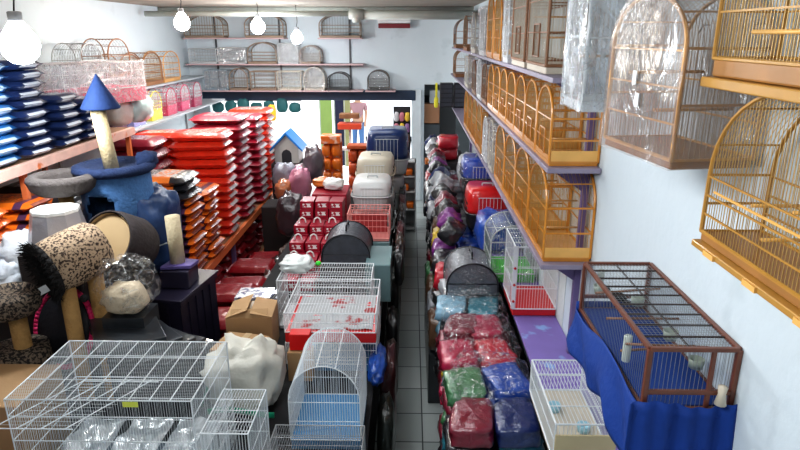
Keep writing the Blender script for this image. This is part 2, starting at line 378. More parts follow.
for k in range(4):
    dup(pr3, (.94, 7.15+.58*k, 2.09), 0, 'honey coloured cage far along the lowest cage shelf, %s beyond the white wrapped cages' % ORD[k])
cage('bird_cage', 'brown wire cage beyond the honey row on the middle wall shelf', (.94, 6.80, 2.67), .28, .42, .42, BRNWOOD, BROWNW, 0, 'x', .28, .03)
cage('bird_cage', 'white arched cage in film on the middle wall shelf', (.94, 7.35, 2.67), .28, .42, .45, WHITEP, WHITEW, 0, 'x', .28, .03, wrap=FILM)
cage('bird_cage', 'dark brown cage in plastic behind the white one on the middle shelf', (.94, 7.95, 2.67), .28, .42, .42, BRNWOOD, BROWNW, 0, 'x', .28, .03, wrap=FILM)
cage('bird_cage', 'pale cage in milky film, second last on the middle wall shelf', (.94, 9.00, 2.67), .28, .5, .42, PW, WHITEW, 0, None, None, .03, wrap=FILMH)
cage('bird_cage', 'arched dark wire cage at the far end of the middle wall shelf', (.94, 11.40, 2.67), .30, .6, .46, BRNWOOD, BROWNW, 0, 'y', .3, .03)
# top shelf
cage('bird_cage', 'big brown wooden wire cage at the near end of the top wall shelf', (.94, 4.05, 3.17), .28, .62, .62, BRNWOOD, PW, 0, None, None, .02, .0018, .010, .05, PW, 2, perch=2)
cage('bird_cage', 'pale wooden wire cage beside the big brown one on the top wall shelf', (.94, 4.75, 3.17), .28, .56, .60, BRNWOOD, PW, 0, None, None, .022, .0018, .010, .05, PW, 2, perch=1)
cage('bird_cage', 'tall white panelled cage in plastic on the top wall shelf', (.94, 5.32, 3.17), .30, .26, .62, WHITEP, WHITEW, 0, None, None, .03, wrap=FILMH)
pt1 = amber_cage('honey coloured tall cage near the middle of the top wall shelf', (.94, 5.85, 3.17), .30, .45, .60, 'honey cages on the top wall shelf')
dup(pt1, (.94, 6.40, 3.17), 0, 'honey coloured tall cage behind its twin on the top wall shelf')
cage('bird_cage', 'white wire cage in milky plastic behind the honey pair on the top shelf', (.94, 7.10, 3.17), .30, .5, .5, WHITEP, WHITEW, 0, None, None, .03, wrap=FILMH)
cage('bird_cage', 'small plastic wrapped cage far along the top wall shelf', (.94, 8.10, 3.17), .30, .5, .48, PW, GREYW, 0, 'x', .3, .03, wrap=FILMH)
cage('bird_cage', 'dim brown cage far along the top wall shelf before the last one', (.94, 9.30, 3.17), .30, .6, .48, BRNWOOD, BROWNW, 0, 'x', .3, .03)
cage('bird_cage', 'arched wire cage at the far end of the top wall shelf', (.94, 11.20, 3.17), .34, .6, .48, BRNWOOD, GREYW, 0, 'y', .28, .03)
# ---------------------------------------------------------------- hanging cages near the camera, on the right wall
def hang(px0, py0, px1, py1, h):   # base corners, far and near, at drop h
    a = Z(px0, py0, CAMZ-h); b = Z(px1, py1, CAMZ-h); return a, b
HOOK = mat('steel_hook', (.4, .4, .4), .3, .8)
def hooks(t, w, l, h):
    for y in (-l*.3, l*.3): MB().tube([(w/2-.01, y, h*.8), (w/2+.005, y, h*.86), (w/2+.03, y, h*.86)], .003, 5).build('hook', HOOK, t)
# arched cage C wrapped in glossy plastic
t = cage('arched_bird_cage', 'large arched cage wrapped in glossy clear plastic hanging on the right wall', (.90, 2.10, 3.0), .27, .46, .52, TAN, BROWNW, math.radians(8), 'x', .36, .018, .0014, .007, .03, BRNWOOD, 3, None, False, film('glossy_wrap', .38, .16, (.42, .36, .33), 2.5, .35, .16, .7), 2)
for y, z in ((-.02, .17), (.01, .24)): MB().box(-.160, -.157, y-.012, y+.012, z, z+.045).build('price_tag', WHITEP, t)
hooks(t, .27, .46, .5)
# wrapped square cage behind it, towards the shelves
t = cage('bird_cage', 'tall rectangular cage wrapped in milky plastic beside the shelf ends', (.895, 2.90, 3.07), .28, .34, .74, WHITEP, BROWNW, 0, 'y', .6, .02, .0014, .008, .04, WHITEP, 2, None, False, film('milky_wrap', .50, .3, (.60, .66, .71), 3, .7, .12, .6), 1)
hooks(t, .28, .34, .6)
# golden arched cage A
GOLD = mat('golden_varnish', (.48, .25, .05), .35, 0, .2, 9, coat=.4); TAND = mat('warm_brown_base', (.36, .17, .05), .4, 0, .3, 9, coat=.3); GWD = mat('dull_gold_wire', (.55, .36, .13), .35, .4, .1)
AX = .88; xw = (AX+XR-.03)/2; wA = XR-.03-AX
hA = .575
t = cage('arched_bird_cage', 'golden arched wire cage low on the right wall nearest the camera', (xw, 1.42, CAMZ-hA-.02), wA, .70, .47, GOLD, GWD, 0, 'x', .20, .014, .0013, .006, .028, TAND, 3, None, False, None, 0, 0, roofbars=4)
MB().box(-wA/2-.02, wA/2, -.36, .36, -.02, -.001).build('ledge_board', GOLD, t, bevel=.003)
for y in (-.2, .02, .24): MB().box(-wA/2-.026, -wA/2-.018, y-.03, y+.03, -.02, -.005).build('drawer_pull', AMBERL, t)
for y, z in ((-.18, .12), (.05, .10), (.12, .17), (-.05, .2)): MB().seg((-wA/2+.005, y, z), (wA/2-.02, y, z), .005, 8).build('perch', AMBERL, t)
MB().seg((-wA/2-.004, -.3, .16), (-wA/2-.004, .3, .16), .004, 6).build('front_rail', AMBERL, t)
hooks(t, wA, .7, .3)
# golden cage B above it
zb = CAMZ-.115
t = cage('bird_cage', 'golden wire cage with thick varnished base high on the right wall', (xw-.02, 1.50, zb), wA, .62, .42, GOLD, GWD, 0, None, None, .014, .0013, .006, .05, TAND, 2, None, False, None, 2, roofbars=2)
MB().box(-wA/2-.02, wA/2, -.33, .33, -.03, -.001).build('ledge_board', GOLD, t, bevel=.004)
MB().seg((-wA/2-.012, -.25, .12), (-wA/2-.012, .1, .12), .006, 8).build('perch', AMBERL, t)
hooks(t, wA, .62, .4)
# ---------------------------------------------------------------- dark wood cage under a blue cloth
x0, x1, y0, y1, zt = .79, 1.08, 1.80, 2.58, 2.415
cw, cl, ch = x1-x0, y1-y0, .235
t = thing('wooden_bird_cage', 'long dark red wooden wire cage standing in a royal blue cloth by the right wall', 'bird cage', ((x0+x1)/2, (y0+y1)/2, zt-ch))
hw, hl = cw/2, cl/2; cage_root = t
f = MB()
for x in (-hw, hw):
    for y in (-hl, hl): f.box(x-.009, x+.009, y-.009, y+.009, 0, ch)
    for z in (.01, ch): f.box(x-.008, x+.008, -hl, hl, z-.008, z+.008)
for y in (-hl, hl):
    for z in (.01, .075, ch): f.box(-hw, hw, y-.008, y+.008, z-.008, z+.008)
f.box(hw*.45-.008, hw*.45+.008, -hl-.006, -hl+.006, 0, ch)
f.build('frame', DKWOOD, t, bevel=.003)
f = MB()
for k in range(1, 9): y = -hl+cl*k/9; f.seg((-hw, y, ch), (hw, y, ch), .0042, 6)
for x in (-hw*.05,): f.seg((x, -hl, ch-.006), (x, hl, ch-.006), .004, 6)
f.build('roof_rods', mat('dark_rod', (.06, .045, .04), .5), t)
f = MB()
n = 46
for k in range(1, n):
    y = -hl+cl*k/n
    f.seg((-hw, y, 0), (-hw, y, ch), .001, 3); f.seg((hw, y, 0), (hw, y, ch), .001, 3); f.seg((-hw, y, ch), (hw, y, ch), .0008, 3)
for k in range(1, 20):
    x = -hw+cw*k/20; f.seg((x, -hl, 0), (x, -hl, ch), .001, 3); f.seg((x, hl, 0), (x, hl, ch), .001, 3); f.seg((x, -hl, ch), (x, hl, ch), .0008, 3)
f.build('wire_bars', GREYW, t)
MB().box(-hw+.01, hw-.01, -hl+.01, hl-.01, .005, .02).build('base_tray', mat('blue_lining', (.01, .05, .24), .8), t)
for (a, b, z) in ((-.05, .26, .17), (.0, .05, .13), (.02, -.2, .14), (-.04, -.1, .09)): MB().seg((-hw, a+b, z), (hw, b, z), .005, 8).build('perch', BRNWOOD, t)
CUPG = mat('green_grey_cup', (.42, .48, .40), .3, alpha=.85)
for (x, y, z) in ((-.09, .33, .12), (.04, -.12, .13), (.10, -.22, .07), (.0, .12, .16)):
    MB().lathe([(.001, 0), (.024, 0), (.028, .035), (.025, .035), (.021, .005), (.001, .005)], 14).build('feeder_cup', CUPG, t, loc=(x, y, z))
MB().lathe([(.013, 0), (.015, .09), (.012, .10), (.001, .10)], 12).build('water_tube', mat('pale_tube', (.7, .76, .68), .2, alpha=.7), t, loc=(-.09, .33, .13))
MB().lathe([(.015, 0), (.016, .10), (.012, .105), (.001, .105)], 12).build('water_tube', mat('pale_tube', (.7, .76, .68), .2), t, loc=(-.13, -.16, .06))
MB().lathe([(.001, 0), (.020, .004), (.012, .04), (.016, .07), (.001, .075)], 10).build('seed_holder', mat('cream_cloth', (.7, .62, .5), .7), t, loc=(.10, -hl-.022, .04))
# small bird
t = thing('cage_bird', 'small dark bird with white wing flash inside the dark wood cage', 'bird', (x0+.11, y0+.66, zt-.14), math.radians(50))
b = MB()
b.blob(.05, .095, .045, 1, .03, 3, 2, 14, 10, (0, 0, .012), False); b.blob(.032, .034, .032, 1, .02, 4, 2, 12, 8, (0, .045, .036), False)
b.prism([(-.012, -.035), (.012, -.035), (.014, -.105), (-.014, -.105)], .020, .026, 'z')
BD = mat('black_feathers', (.02, .02, .022), .6, 0, .2, 20, marks=(({0: (.018, .012), 1: (-.01, .012)}, (.7, .7, .7)),))
b.build('body', BD, t)
MB().lathe([(.005, 0), (.0005, .014)], 8, M=Matrix.Translation((0, .061, .052)) @ Matrix.Rotation(-PI/2, 4, 'X')).build('beak', mat('grey_beak', (.3, .28, .25), .4), t)
MB().seg((-.008, .0, .018), (-.009, .004, -.006), .0018, 5).seg((.008, 0, .018), (.009, .004, -.006), .0018, 5).build('feet', BRNWOOD, t)
# cloth: wraps bottom and both visible faces, hangs
CL = mat('royal_blue_cloth', (.004, .045, .26), .75, 0, .25, 5, bump=.3, bscale=25)
o = MB()
def near_face(u, v):      # hangs in front of the near end
    x = x0-.052+u*(cw+.060); fo = .010*math.sin(u*17+v*2)*(.3+v)+.008*math.sin(u*31)
    return (x+v*.03*(u-.5), y0-.020+fo-.05*v, zt-.195+.012*math.sin(u*7)-v*.62)
o.sheet(near_face, 30, 16)
def side_face(u, v):      # aisle side, u from near to far
    y = y0-.02+u*(cl+.03); fo = .010*math.sin(u*19+v*3)*(.2+v)+.008*math.sin(u*9+v*6)
    return (x0-.018-fo-.022*math.sin(v*PI*.75), y, zt-.205+.02*math.sin(u*5)-v*(.25-.05*u+.015*math.sin(u*13)))
o.sheet(side_face, 40, 14)
def far_face(u, v): return (x0-.02+u*(cw+.02), y1+.014, zt-.19-v*.25)
o.sheet(far_face, 8, 6)
def under(u, v): return (x0-.02+u*(cw+.03), y0-.02+v*(cl+.03), zt-ch-.006+.002*math.sin(u*20)*math.sin(v*30))
o.sheet(under, 8, 8)
cl_ = o.build('cloth_cover', CL, solid=.003); tag(cl_, 'royal blue cloth draped around the underside of the dark wood cage', 'cloth')
for y in (y0+.15, y1-.15): MB().prism([(-hw+.02, -.022), (XR-(x0+x1)/2-.002, -.022), (XR-(x0+x1)/2-.002, -.16)], y-(y0+y1)/2-.008, y-(y0+y1)/2+.008).build('wall_bracket', DKWOOD, cage_root)
# ================================================================ BACK WALL CAGE SHELVES
t = thing('wall_shelving', 'three pale pink shelf boards on dark uprights across the front wall', 'shelving', (-2.8, YB-.2, 0))
PK = mat('pale_pink_board', (.52, .36, .37), .5, 0, .15, 4)
for z, xa, xb in ((3.33, -4.42, -2.45), (3.33, -1.80, -.95), (2.84, -4.42, -.93), (2.33, -4.15, -.95), (2.33, -.90, -.30)):
    MB().box(xa+2.8, xb+2.8, -.22, .19, z-.025, z).build('shelf_board', PK, t, bevel=.004)
for x in (-3.9, -2.62, -1.22): MB().box(x+2.785, x+2.815, .16, .19, 2.28, 3.78).build('upright', mat('dark_upright', (.08, .08, .09), .5), t)
BK = YB-.22
WASHED = mat('light_washed_brown', (.30, .22, .16), .6, 0, .2, 9)  # brown wood paled in its colour to imitate light washing out the cages
def bcage(x0, x1, z, h, arch, fm, wm, label, wrap=None, sp=.05):
    cage('wire_cage', label, ((x0+x1)/2, BK, z), x1-x0-.02, .34, h, fm, wm, 0, arch, h*.55, sp, .0022, .010, .035, fm, 3, None, False, wrap)
bcage(-4.40, -3.62, 3.33, .43, 'y', WASHED, BROWNW, 'wide arched brown cage at the left end of the top front wall shelf')
bcage(-3.22, -2.46, 3.33, .43, 'y', WASHED, GREYW, 'arched brown framed cage behind the bright bulb on the top front shelf')
bcage(-1.78, -.97, 3.33, .43, 'y', WASHED, GREYW, 'wide arched cage alone on the right piece of the top front shelf')
bcage(-4.35, -3.80, 2.84, .28, None, GREYP, GREYW, 'low grey rectangular cage at the left of the middle front shelf')
bcage(-3.78, -3.22, 2.84, .30, None, GREYP, GREYW, 'grey box cage beside the arched one on the middle front shelf', FILMH)
bcage(-3.20, -2.62, 2.84, .40, 'y', WASHED, GREYW, 'arched pale cage in the centre of the middle front shelf')
bcage(-2.60, -2.20, 2.84, .38, None, GREYP, WHITEW, 'plastic wrapped cage right of the arched one on the middle front shelf', FILMH)
bcage(-2.18, -1.76, 2.84, .34, 'y', WASHED, GREYW, 'small arched cage last on the right of the middle front shelf', FILM)
bcage(-4.10, -3.62, 2.33, .38, None, mat('grey_blue', (.25, .35, .42), .5), GREYW, 'grey blue wrapped cage at the left end of the lowest front shelf', FILMH)
bcage(-3.60, -3.22, 2.33, .42, 'y', WASHED, GREYW, 'arched brown cage second on the lowest front shelf')
bcage(-3.18, -2.66, 2.33, .36, None, WASHED, WHITEW, 'square barred cage third on the lowest front shelf')
bcage(-2.64, -2.16, 2.33, .36, None, PW, WHITEW, 'pale square cage fourth on the lowest front shelf', FILM)
bcage(-2.12, -1.70, 2.33, .44, 'y', PW, GREYW, 'shiny wrapped arched cage fifth on the lowest front shelf', FILMH)
bcage(-1.66, -1.20, 2.33, .34, 'y', mat('dark_wire', (.06, .06, .06), .4), GREYW, 'black framed arched cage at the right end of the lowest front shelf')
bcage(-.86, -.42, 2.33, .38, 'y', mat('dark_wire', (.06, .06, .06), .4), BROWNW, 'small black arched cage alone right of the shelving above the doorway', FILML)
# ================================================================ BAGS
BAGM = {}
def bagmesh(l, w, th, seed):
    k = (round(l, 3), round(w, 3), round(th, 3), seed)
    mb = MB(); nu, nv = 14, 10; vs = []
    for sgn in (1, -1):
        for j in range(nv+1):
            for i in range(nu+1):
                u = -1+2*i/nu; v = -1+2*j/nv
                q = max(0, 1-abs(u)**12)**.5*max(0, 1-abs(v)**9)**.5
                nz = noise.noise(Vector((u*2.2+seed*5, v*2.2, sgn*3)))*.16+noise.noise(Vector((u*6+seed, v*6, sgn)))*.06
                vs.append((u*l/2*(1-.03*abs(v)**3), v*w/2*(1-.05*abs(u)**3), sgn*th/2*q*(.96+nz*.8)))
    W = nu+1; n = len(vs)//2; fs = []
    for j in range(nv):
        for i in range(nu):
            a = j*W+i; fs.append((a, a+1, a+W+1, a+W)); fs.append((n+a+W, n+a+W+1, n+a+1, n+a))
    mb.add(vs, fs, True)
    # crimped end flaps
    for sx in (-1, 1):
        mb.add([(sx*l/2*.99, -w*.44, -.004), (sx*l/2*.99, w*.44, -.004), (sx*(l/2+.018), w*.43, .006), (sx*(l/2+.018), -w*.43, .006)], [(0, 1, 2, 3)])
    return mb
def bagmat(name, base, band, text, coat=.5, l=.6, w=.45, th=.11, side=None, bc=(0, .12)):
    marks = []
    if band: marks.append(({0: (bc[0]*l, bc[1]*l)}, band))
    if text:
        marks.append(({0: (.02*l, .30*l), 1: (0, w*.32), 2: (th, th*.75)}, text, 34))
        marks.append(({0: (.55*l, .16*l), 1: (0, w*.30), 2: (0, th*.24)}, side or text, 0 if side else 30))
        marks.append(({1: (.52*w, .14*w), 0: (0, l*.25), 2: (0, th*.16)}, text, 40))
    return mat(name, base, .35, 0, .22, 8, bump=.5, bscale=14, coat=coat, marks=marks)
class BagKind:
    def __init__(s, name, m, l, w, th):
        s.l, s.w, s.th, s.name, s.m = l, w, th, name, m
        s.protos = None
    def place(s, loc, rz, label, group):
        if s.protos is None:
            s.protos = []
            for k in range(3):
                me = bagmesh(s.l, s.w, s.th, k).build(s.name, s.m); s.protos.append([me, False])
        p = R.choice(s.protos)
        if not p[1]: o = p[0]; p[1] = True
        else: o = p[0].copy(); C.objects.link(o)
        o.location = loc; o.rotation_euler = (R.uniform(-.02, .02), R.uniform(-.03, .01), rz)
        return tag(o, label, 'pet food bag', group)
KINDS = []
def kind(*a): k = BagKind(*a); KINDS.append(k); return k
def stack(kd, n, x, y, z0, fmt, group, rz=0, jit=.02, top=None, gap=.97):
    """n bags piled; fmt has one %s for the place within the stack"""
    for i in range(n):
        k = kd if top is None or i < n-len(top) else top[i-(n-len(top))]
        z = z0+kd.th*gap*(i+.5)+.002*i
        k.place((x+R.uniform(-jit, jit), y+R.uniform(-jit, jit), z), rz+R.uniform(-.05, .05), fmt % nth(n-1-i, n), group)
RED = kind('pet_food_bag', bagmat('red_bag', (.82, .05, .02), None, (.75, .7, .66), side=(.55, .5, .5), l=.7, w=.52, th=.115), .70, .52, .115)
DRED = kind('pet_food_bag', bagmat('dark_red_bag', (.42, .02, .05), None, (.62, .55, .55), side=(.5, .45, .46), l=.7, w=.6, th=.115), .70, .60, .115)
MAR = kind('pet_food_bag', bagmat('maroon_bag', (.27, .02, .045), None, (.6, .5, .5), l=.7, w=.5, th=.15), .70, .5, .15)
ORG = kind('pet_food_bag', bagmat('orange_bag', (.86, .19, .015), (.10, .04, .10), (.30, .06, .02), side=(.35, .09, .06), l=.7, w=.5, th=.085, bc=(.36, .05)), .70, .5, .085)
BLK = kind('pet_food_bag', bagmat('black_orange_bag', (.025, .025, .03), (.80, .20, .03), (.6, .6, .6), l=.7, w=.5, th=.10, bc=(.12, .16)), .70, .5, .10)
BLU = kind('pet_food_bag', bagmat('navy_silver_bag', (.015, .03, .10), None, (.55, .62, .7), side=(.72, .76, .82), l=.6, w=.42, th=.085), .60, .42, .085)
BL2 = kind('pet_food_bag', bagmat('blue_silver_bag', (.02, .14, .38), None, (.6, .68, .78), side=(.55, .66, .8), l=.6, w=.42, th=.085), .60, .42, .085)
SOR = kind('pet_food_bag', bagmat('small_orange_bag', (.85, .17, .03), (.75, .3, .2), (.9, .8, .7), l=.5, w=.4, th=.09), .50, .40, .09)
SBL = kind('pet_food_bag', bagmat('small_blue_bag', (.02, .25, .55), (.05, .5, .7), (.8, .85, .9), l=.5, w=.36, th=.09), .50, .36, .09)
# ---- upper left rack
OBEAM = mat('orange_beam', (.72, .20, .07), .45, 0, .15, 6)
PBEAM = mat('pale_worn_beam', (.80, .52, .44), .5, 0, .2, 9, col2=(.72, .20, .07), c2scale=5, c2thr=.62)
t = thing('pallet_rack', 'upper left wall rack with pale worn orange front beam under navy sacks', 'rack', (-3.9, 4.6, 0))
for z in (2.34, 1.42, .45):
    MB().box(-.58, .55, -2.4, 2.66, z-.05, z-.005).build('shelf_board', mat('rack_board', (.36, .20, .12), .7, 0, .3, 5), t)
    MB().box(.55, .60, -2.4, 2.66, z-.09, z).build('front_beam', PBEAM if z > 2 else OBEAM, t, bevel=.004)
for y in (-2.3, .55, 2.62):
    for x in (-.55, .52): MB().box(x-.025, x+.025, y-.025, y+.025, 0, 2.33).build('post', OBEAM, t, bevel=.003)
g = 'navy and blue sacks on the upper left rack'
zt_ = 2.34
stack(BL2, 9, -3.62, 4.45, zt_, 'silver blue sack, %s of the nearest stack at left edge', g)
stack(BL2, 10, -3.62, 4.95, zt_, 'bright blue sack, %s of the second stack from the left', g)
stack(BLU, 10, -3.62, 5.42, zt_, 'navy silver sack, %s of the tall navy stack', g)
stack(BLU, 6, -3.62, 5.98, zt_, 'navy sack, %s of the low stack on the upper rack', g)
stack(BLU, 5, -3.62, 6.44, zt_, 'navy sack, %s of the stack behind the blue cat tree cone', g)
# lower level
g = 'orange and blue sacks on the lower level of the left rack'
stack(SOR, 7, -3.55, 4.62, 1.42, 'bright orange sack, %s of the stack below the pale beam', g)
stack(SBL, 5, -3.50, 4.15, 1.42, 'turquoise sack, %s of the stack at the left edge', g)
stack(ORG, 7, -3.6, 5.15, 1.42, 'orange black sack, %s of the stack under the grey bed', g)
stack(BLK, 6, -3.6, 5.75, 1.42, 'black sack with orange, %s of the stack behind the grey bed', g)
# cages and boxes along the left wall on the upper rack
def wallbox(x, y, z, w, l, h, m, label):
    o = MB().box(-w/2, w/2, -l/2, l/2, 0, h).build('carton', m, bevel=.008); o.location = (x, y, z); tag(o, label, 'box'); return o
CARD = mat('cardboard', (.42, .26, .13), .8, 0, .12, 5, bump=.1)
WBOX = mat('white_carton', (.62, .60, .58), .7, 0, .1, 5)
wallbox(-4.2, 6.15, 2.34, .5, .5, .52, WBOX, 'plain white carton against the left wall behind navy sacks')
wallbox(-4.2, 6.75, 2.34, .5, .45, .44, WBOX, 'white carton beside the pink carrier on the left rack')
# ---- left wall far shelf (grey blue) with cages
t = thing('wall_shelving', 'grey wall shelf with cages along the far end of the left wall', 'shelving', (-4.15, 9.9, 0))
for z, ya, yb in ((2.62, 8.9, 12.4), (2.16, 7.5, 12.4)): MB().box(-.33, .42 if z < 2.5 else .1, ya-9.9, yb-9.9, z-.03, z).build('shelf_board', mat('grey_shelf', (.42, .45, .48), .5), t, bevel=.004)
for y in (7.6, 10, 12.2): MB().box(-.34, -.31, y-9.92, y-9.88, 0, 2.62).build('upright', GREYP, t)
for k, (y, fm) in enumerate(((9.15, BRNWOOD), (9.95, BRNWOOD), (10.75, TAN))):
    cage('wire_cage', 'arched brown barred cage on the left wall shelf, %s from the left' % ['first','second','third'][k], (-4.28, y, 2.62), .34, .72, .50, fm, BROWNW, 0, 'x', .3, .05, .002, .010, .05, fm, 3, 'arched brown cages on the left wall shelf', False)
cols = [('dark plum', (.14, .05, .10)), ('lavender', (.30, .30, .60)), ('yellow', (.72, .62, .05)), ('crimson', (.55, .03, .10)), ('pink red', (.60, .05, .15)), ('maroon', (.4, .03, .1))]
for k, (nm, c) in enumerate(cols):
    y = 8.0+k*.62
    cage('hamster_cage', 'small white topped cage with %s base on the left wall shelf' % nm, (-3.98, y, 2.16), .30, .40, .42, mat('tray_'+nm.replace(' ', '_'), c, .4), WHITEW, 0, 'x', .26, .03, .0018, .007, .15, mat('tray_'+nm.replace(' ', '_'), c, .4), 2, 'small cages with coloured bases on the left wall shelf', False, FILML, cat='hamster cage')
# pink pet carrier in plastic and things around it
def carrier(name, label, loc, w, l, h, low, top, rz=0, group=None, wrap=None, mesh=False, cat='pet carrier', split=.5):
    t = thing(name, label, cat, loc, rz, group); hm = h*split
    def shell(z0, z1, s0, s1, nrings=5, dome=False):
        mb = MB(); vs = []; fs = []; n = 28
        for j in range(nrings+1):
            f = j/nrings; z = z0+(z1-z0)*f
            sc_ = s0+(s1-s0)*f
            if dome: sc_ = s0*(1-.13*f**5)
            for i in range(n):
                a = 2*PI*i/n; c, s_ = math.cos(a), math.sin(a); e = .45
                vs.append((math.copysign(abs(c)**e, c)*w/2*sc_, math.copysign(abs(s_)**e, s_)*l/2*sc_, z))
        for j in range(nrings):
            for i in range(n): fs.append((j*n+i, j*n+(i+1) % n, (j+1)*n+(i+1) % n, (j+1)*n+i))
        fs.append(tuple(range(n-1, -1, -1))); fs.append(tuple(range(nrings*n, nrings*n+n)))
        mb.add(vs, fs, True); return mb
    shell(0, hm, .88, 1).build('lower_shell', low, t)
    shell(hm, h, .98, .8, 6, True).build('upper_shell', top, t)
    b = MB()
    for i in range(28):
        a = 2*PI*i/28; a2 = 2*PI*(i+1)/28; e = .45
        f = lambda q: (math.copysign(abs(math.cos(q))**e, math.cos(q))*w/2*1.03, math.copysign(abs(math.sin(q))**e, math.sin(q))*l/2*1.03, hm)
        b.seg(f(a), f(a2), .011, 5)
    b.build('rim', low, t)
    MB().tube([(-w*.12, 0, h-.01), (-w*.12, 0, h+.025), (w*.12, 0, h+.025), (w*.12, 0, h-.01)], .009, 6).build('handle', GREYP, t)
    d = MB()
    for k in range(7): x = -w*.24+w*.48*k/6; d.seg((x, -l/2*1.0, hm*.25), (x, -l/2*.97, h*.84), .003, 4)
    for z in (hm*.25, hm, h*.84): d.seg((-w*.26, -l/2*1.01, z), (w*.26, -l/2*1.01, z), .004, 4)
    d.build('wire_door', WHITEW, t)
    v = MB()
    for s_ in (-1, 1):
        for k in range(6):
            y = -l*.3+l*.12*k
            for q in range(2): v.box(s_*w*.485-.004, s_*w*.485+.004, y-.012, y+.012, hm+h*(.08+.12*q), hm+h*(.13+.12*q))
    for k in range(7):
        for q in range(3):
            if (k+q) % 2: v.box(-w*.22+w*.073*k-.010, -w*.22+w*.073*k+.010, -l*.462-.012, -l*.462+.03, hm+h*(.10+.07*q), hm+h*(.135+.07*q))
    v.build('air_vents', mat('vent_dark', (.03, .03, .03), .8), t)
    if wrap:
        o = MB().blob(w*1.1, l*1.1, h*1.08, .5, .05, 5, 3, 24, 16, (0, 0, -.001)).build('plastic_wrap', wrap, t)
    return t
PINKB = mat('hot_pink_tray', (.75, .03, .14), .4, emis=0)
p = P(104, 90, 7.9)
t = cage('hamster_cage', 'large pink based cage in clear plastic on the upper left rack', (-3.74, 7.18, 2.62), .55, 1.25, .46, WHITEP, WHITEW, math.radians(-16), None, None, .03, .0016, .006, .17, PINKB, 2, None, True, film('soft_white_wrap', .32, .15, (.9, .9, .92), 4, .6, .25, .8), cat='hamster cage')
t2 = thing('wire_stand', 'white wire riser carrying the pink based cage on the left rack', 'stand', (-3.72, 7.25, 2.345))
m_ = MB()
for x in (-.2, .2):
    for y in (-.33, .33): m_.seg((x, y, .0), (x, y, .262), .012, 8)
    m_.seg((x, -.33, .25), (x, .33, .25), .010, 8)
m_.build('legs', WHITEP, t2)
MB().box(-.24, .24, -.40, .40, .262, .275).build('top_plate', WHITEP, t2)
cage('wire_cage', 'grey arched cage behind the pink based cage by the left wall', (-4.2, 7.9, 2.62+.25), .35, .55, .42, GREYP, GREYW, 0, 'x', .22, .03, .002, .008, .04, GREYP, 3, None, False)
cage('wire_cage', 'barred arched cage with dark frame above the pink based cage', (-4.15, 8.55, 2.62+.22), .35, .62, .5, BRNWOOD, GREYW, 0, 'x', .28, .04, .002, .009, .04, BRNWOOD, 3, None, False)
o = MB().box(-.25, .25, -.7, .7, 0, .03).build('riser_shelf', WHITEP); o.location = (-4.25, 8.2, 2.84-.03+.0); tag(o, 'white riser board under two arched cages on the left wall', 'shelf')
for k, (px, py, Y, sz, c, lb) in enumerate(((118, 112, 7.6, .34, (.62, .60, .56), 'crumpled clear bag of beige stuff beside the blue cone'), (137, 108, 7.9, .36, (.42, .58, .58), 'pale teal plastic wrapped bundle right of the blue cone'))):
    p = P(px, py, Y); o = MB().blob(sz, sz*1.2, sz, .75, .08, k+20, 2).build('wrapped_bundle', mat('bundle%d' % k, c, .35, 0, .2, 8, bump=.7, bscale=9, coat=.8)); o.location = (p.x, p.y, p.z-sz/2); tag(o, lb, 'bundle')
# ================================================================ LOWER LEFT RACK
t = thing('pallet_rack', 'orange beamed floor rack carrying the tall stacks of orange and red sacks', 'rack', (-2.85, 8.6, 0))
for z in (.86, .12):
    MB().box(-.55, .5, -2.65, 2.6, z-.05, z-.005).build('shelf_board', mat('rack_board', (.36, .20, .12), .7, 0, .3, 5), t)
    MB().box(.5, .55, -2.65, 2.6, z-.10, z).build('front_beam', OBEAM, t, bevel=.004)
for y in (-2.6, -1.0, 1.0, 2.55):
    MB().box(.48, .53, y-.03, y+.03, 0, .76).build('post', mat('purple_post', (.16, .10, .22), .5), t)
    MB().box(-.55, -.50, y-.03, y+.03, 0, .76).build('post', mat('purple_post', (.16, .10, .22), .5), t)
zr = .86
g = 'orange sacks on the floor rack'
stack(ORG, 13, -2.66, 6.35, zr, 'orange black sack, %s of the nearest orange stack on the rack', g, top=[BLK, BLK, BLK], gap=.99)
stack(ORG, 10, -2.66, 6.92, zr, 'orange black sack, %s of the second orange stack on the rack', g)
g = 'red sacks on the floor rack'
stack(RED, 12, -2.66, 7.75, zr, 'bright red sack, %s of the nearest tall red stack', g)
stack(DRED, 13, -2.66, 8.55, zr, 'dark red sack with grey end, %s of the second red stack', g)
stack(DRED, 12, -2.66, 9.45, zr, 'dark red sack, %s of the third tall red stack', g)
stack(RED, 12, -2.68, 10.25, zr, 'red sack, %s of the farthest red stack by the doghouse', g)
# second row behind (towards the wall)
t = thing('pallet_rack', 'plain rack behind the front stacks holding maroon and black sacks', 'rack', (-3.55, 8.0, 0))
MB().box(-.2, .14, -.6, 2.6, 1.36, 1.40).build('shelf_board', mat('rack_board', (.36, .20, .12), .7, 0, .3, 5), t)
for y in (-.55, 1., 2.5): MB().box(-.2, -.15, y-.03, y+.03, 0, 1.36).box(.09, .14, y-.03, y+.03, 0, 1.36).build('post', OBEAM, t)
g = 'maroon sacks behind the front stacks'
stack(MAR, 5, -3.50, 7.68, 1.41, 'maroon sack, %s of the stack left of the bright red one', g)
stack(RED, 6, -3.50, 8.45, 1.41, 'bright red sack, %s of the rear stack near the wall', g, gap=1.0)
o = MB().box(-.45, .45, -.35, .35, 0, .9).build('pallet_box', mat('dark_crate', (.03, .03, .035), .6)); 
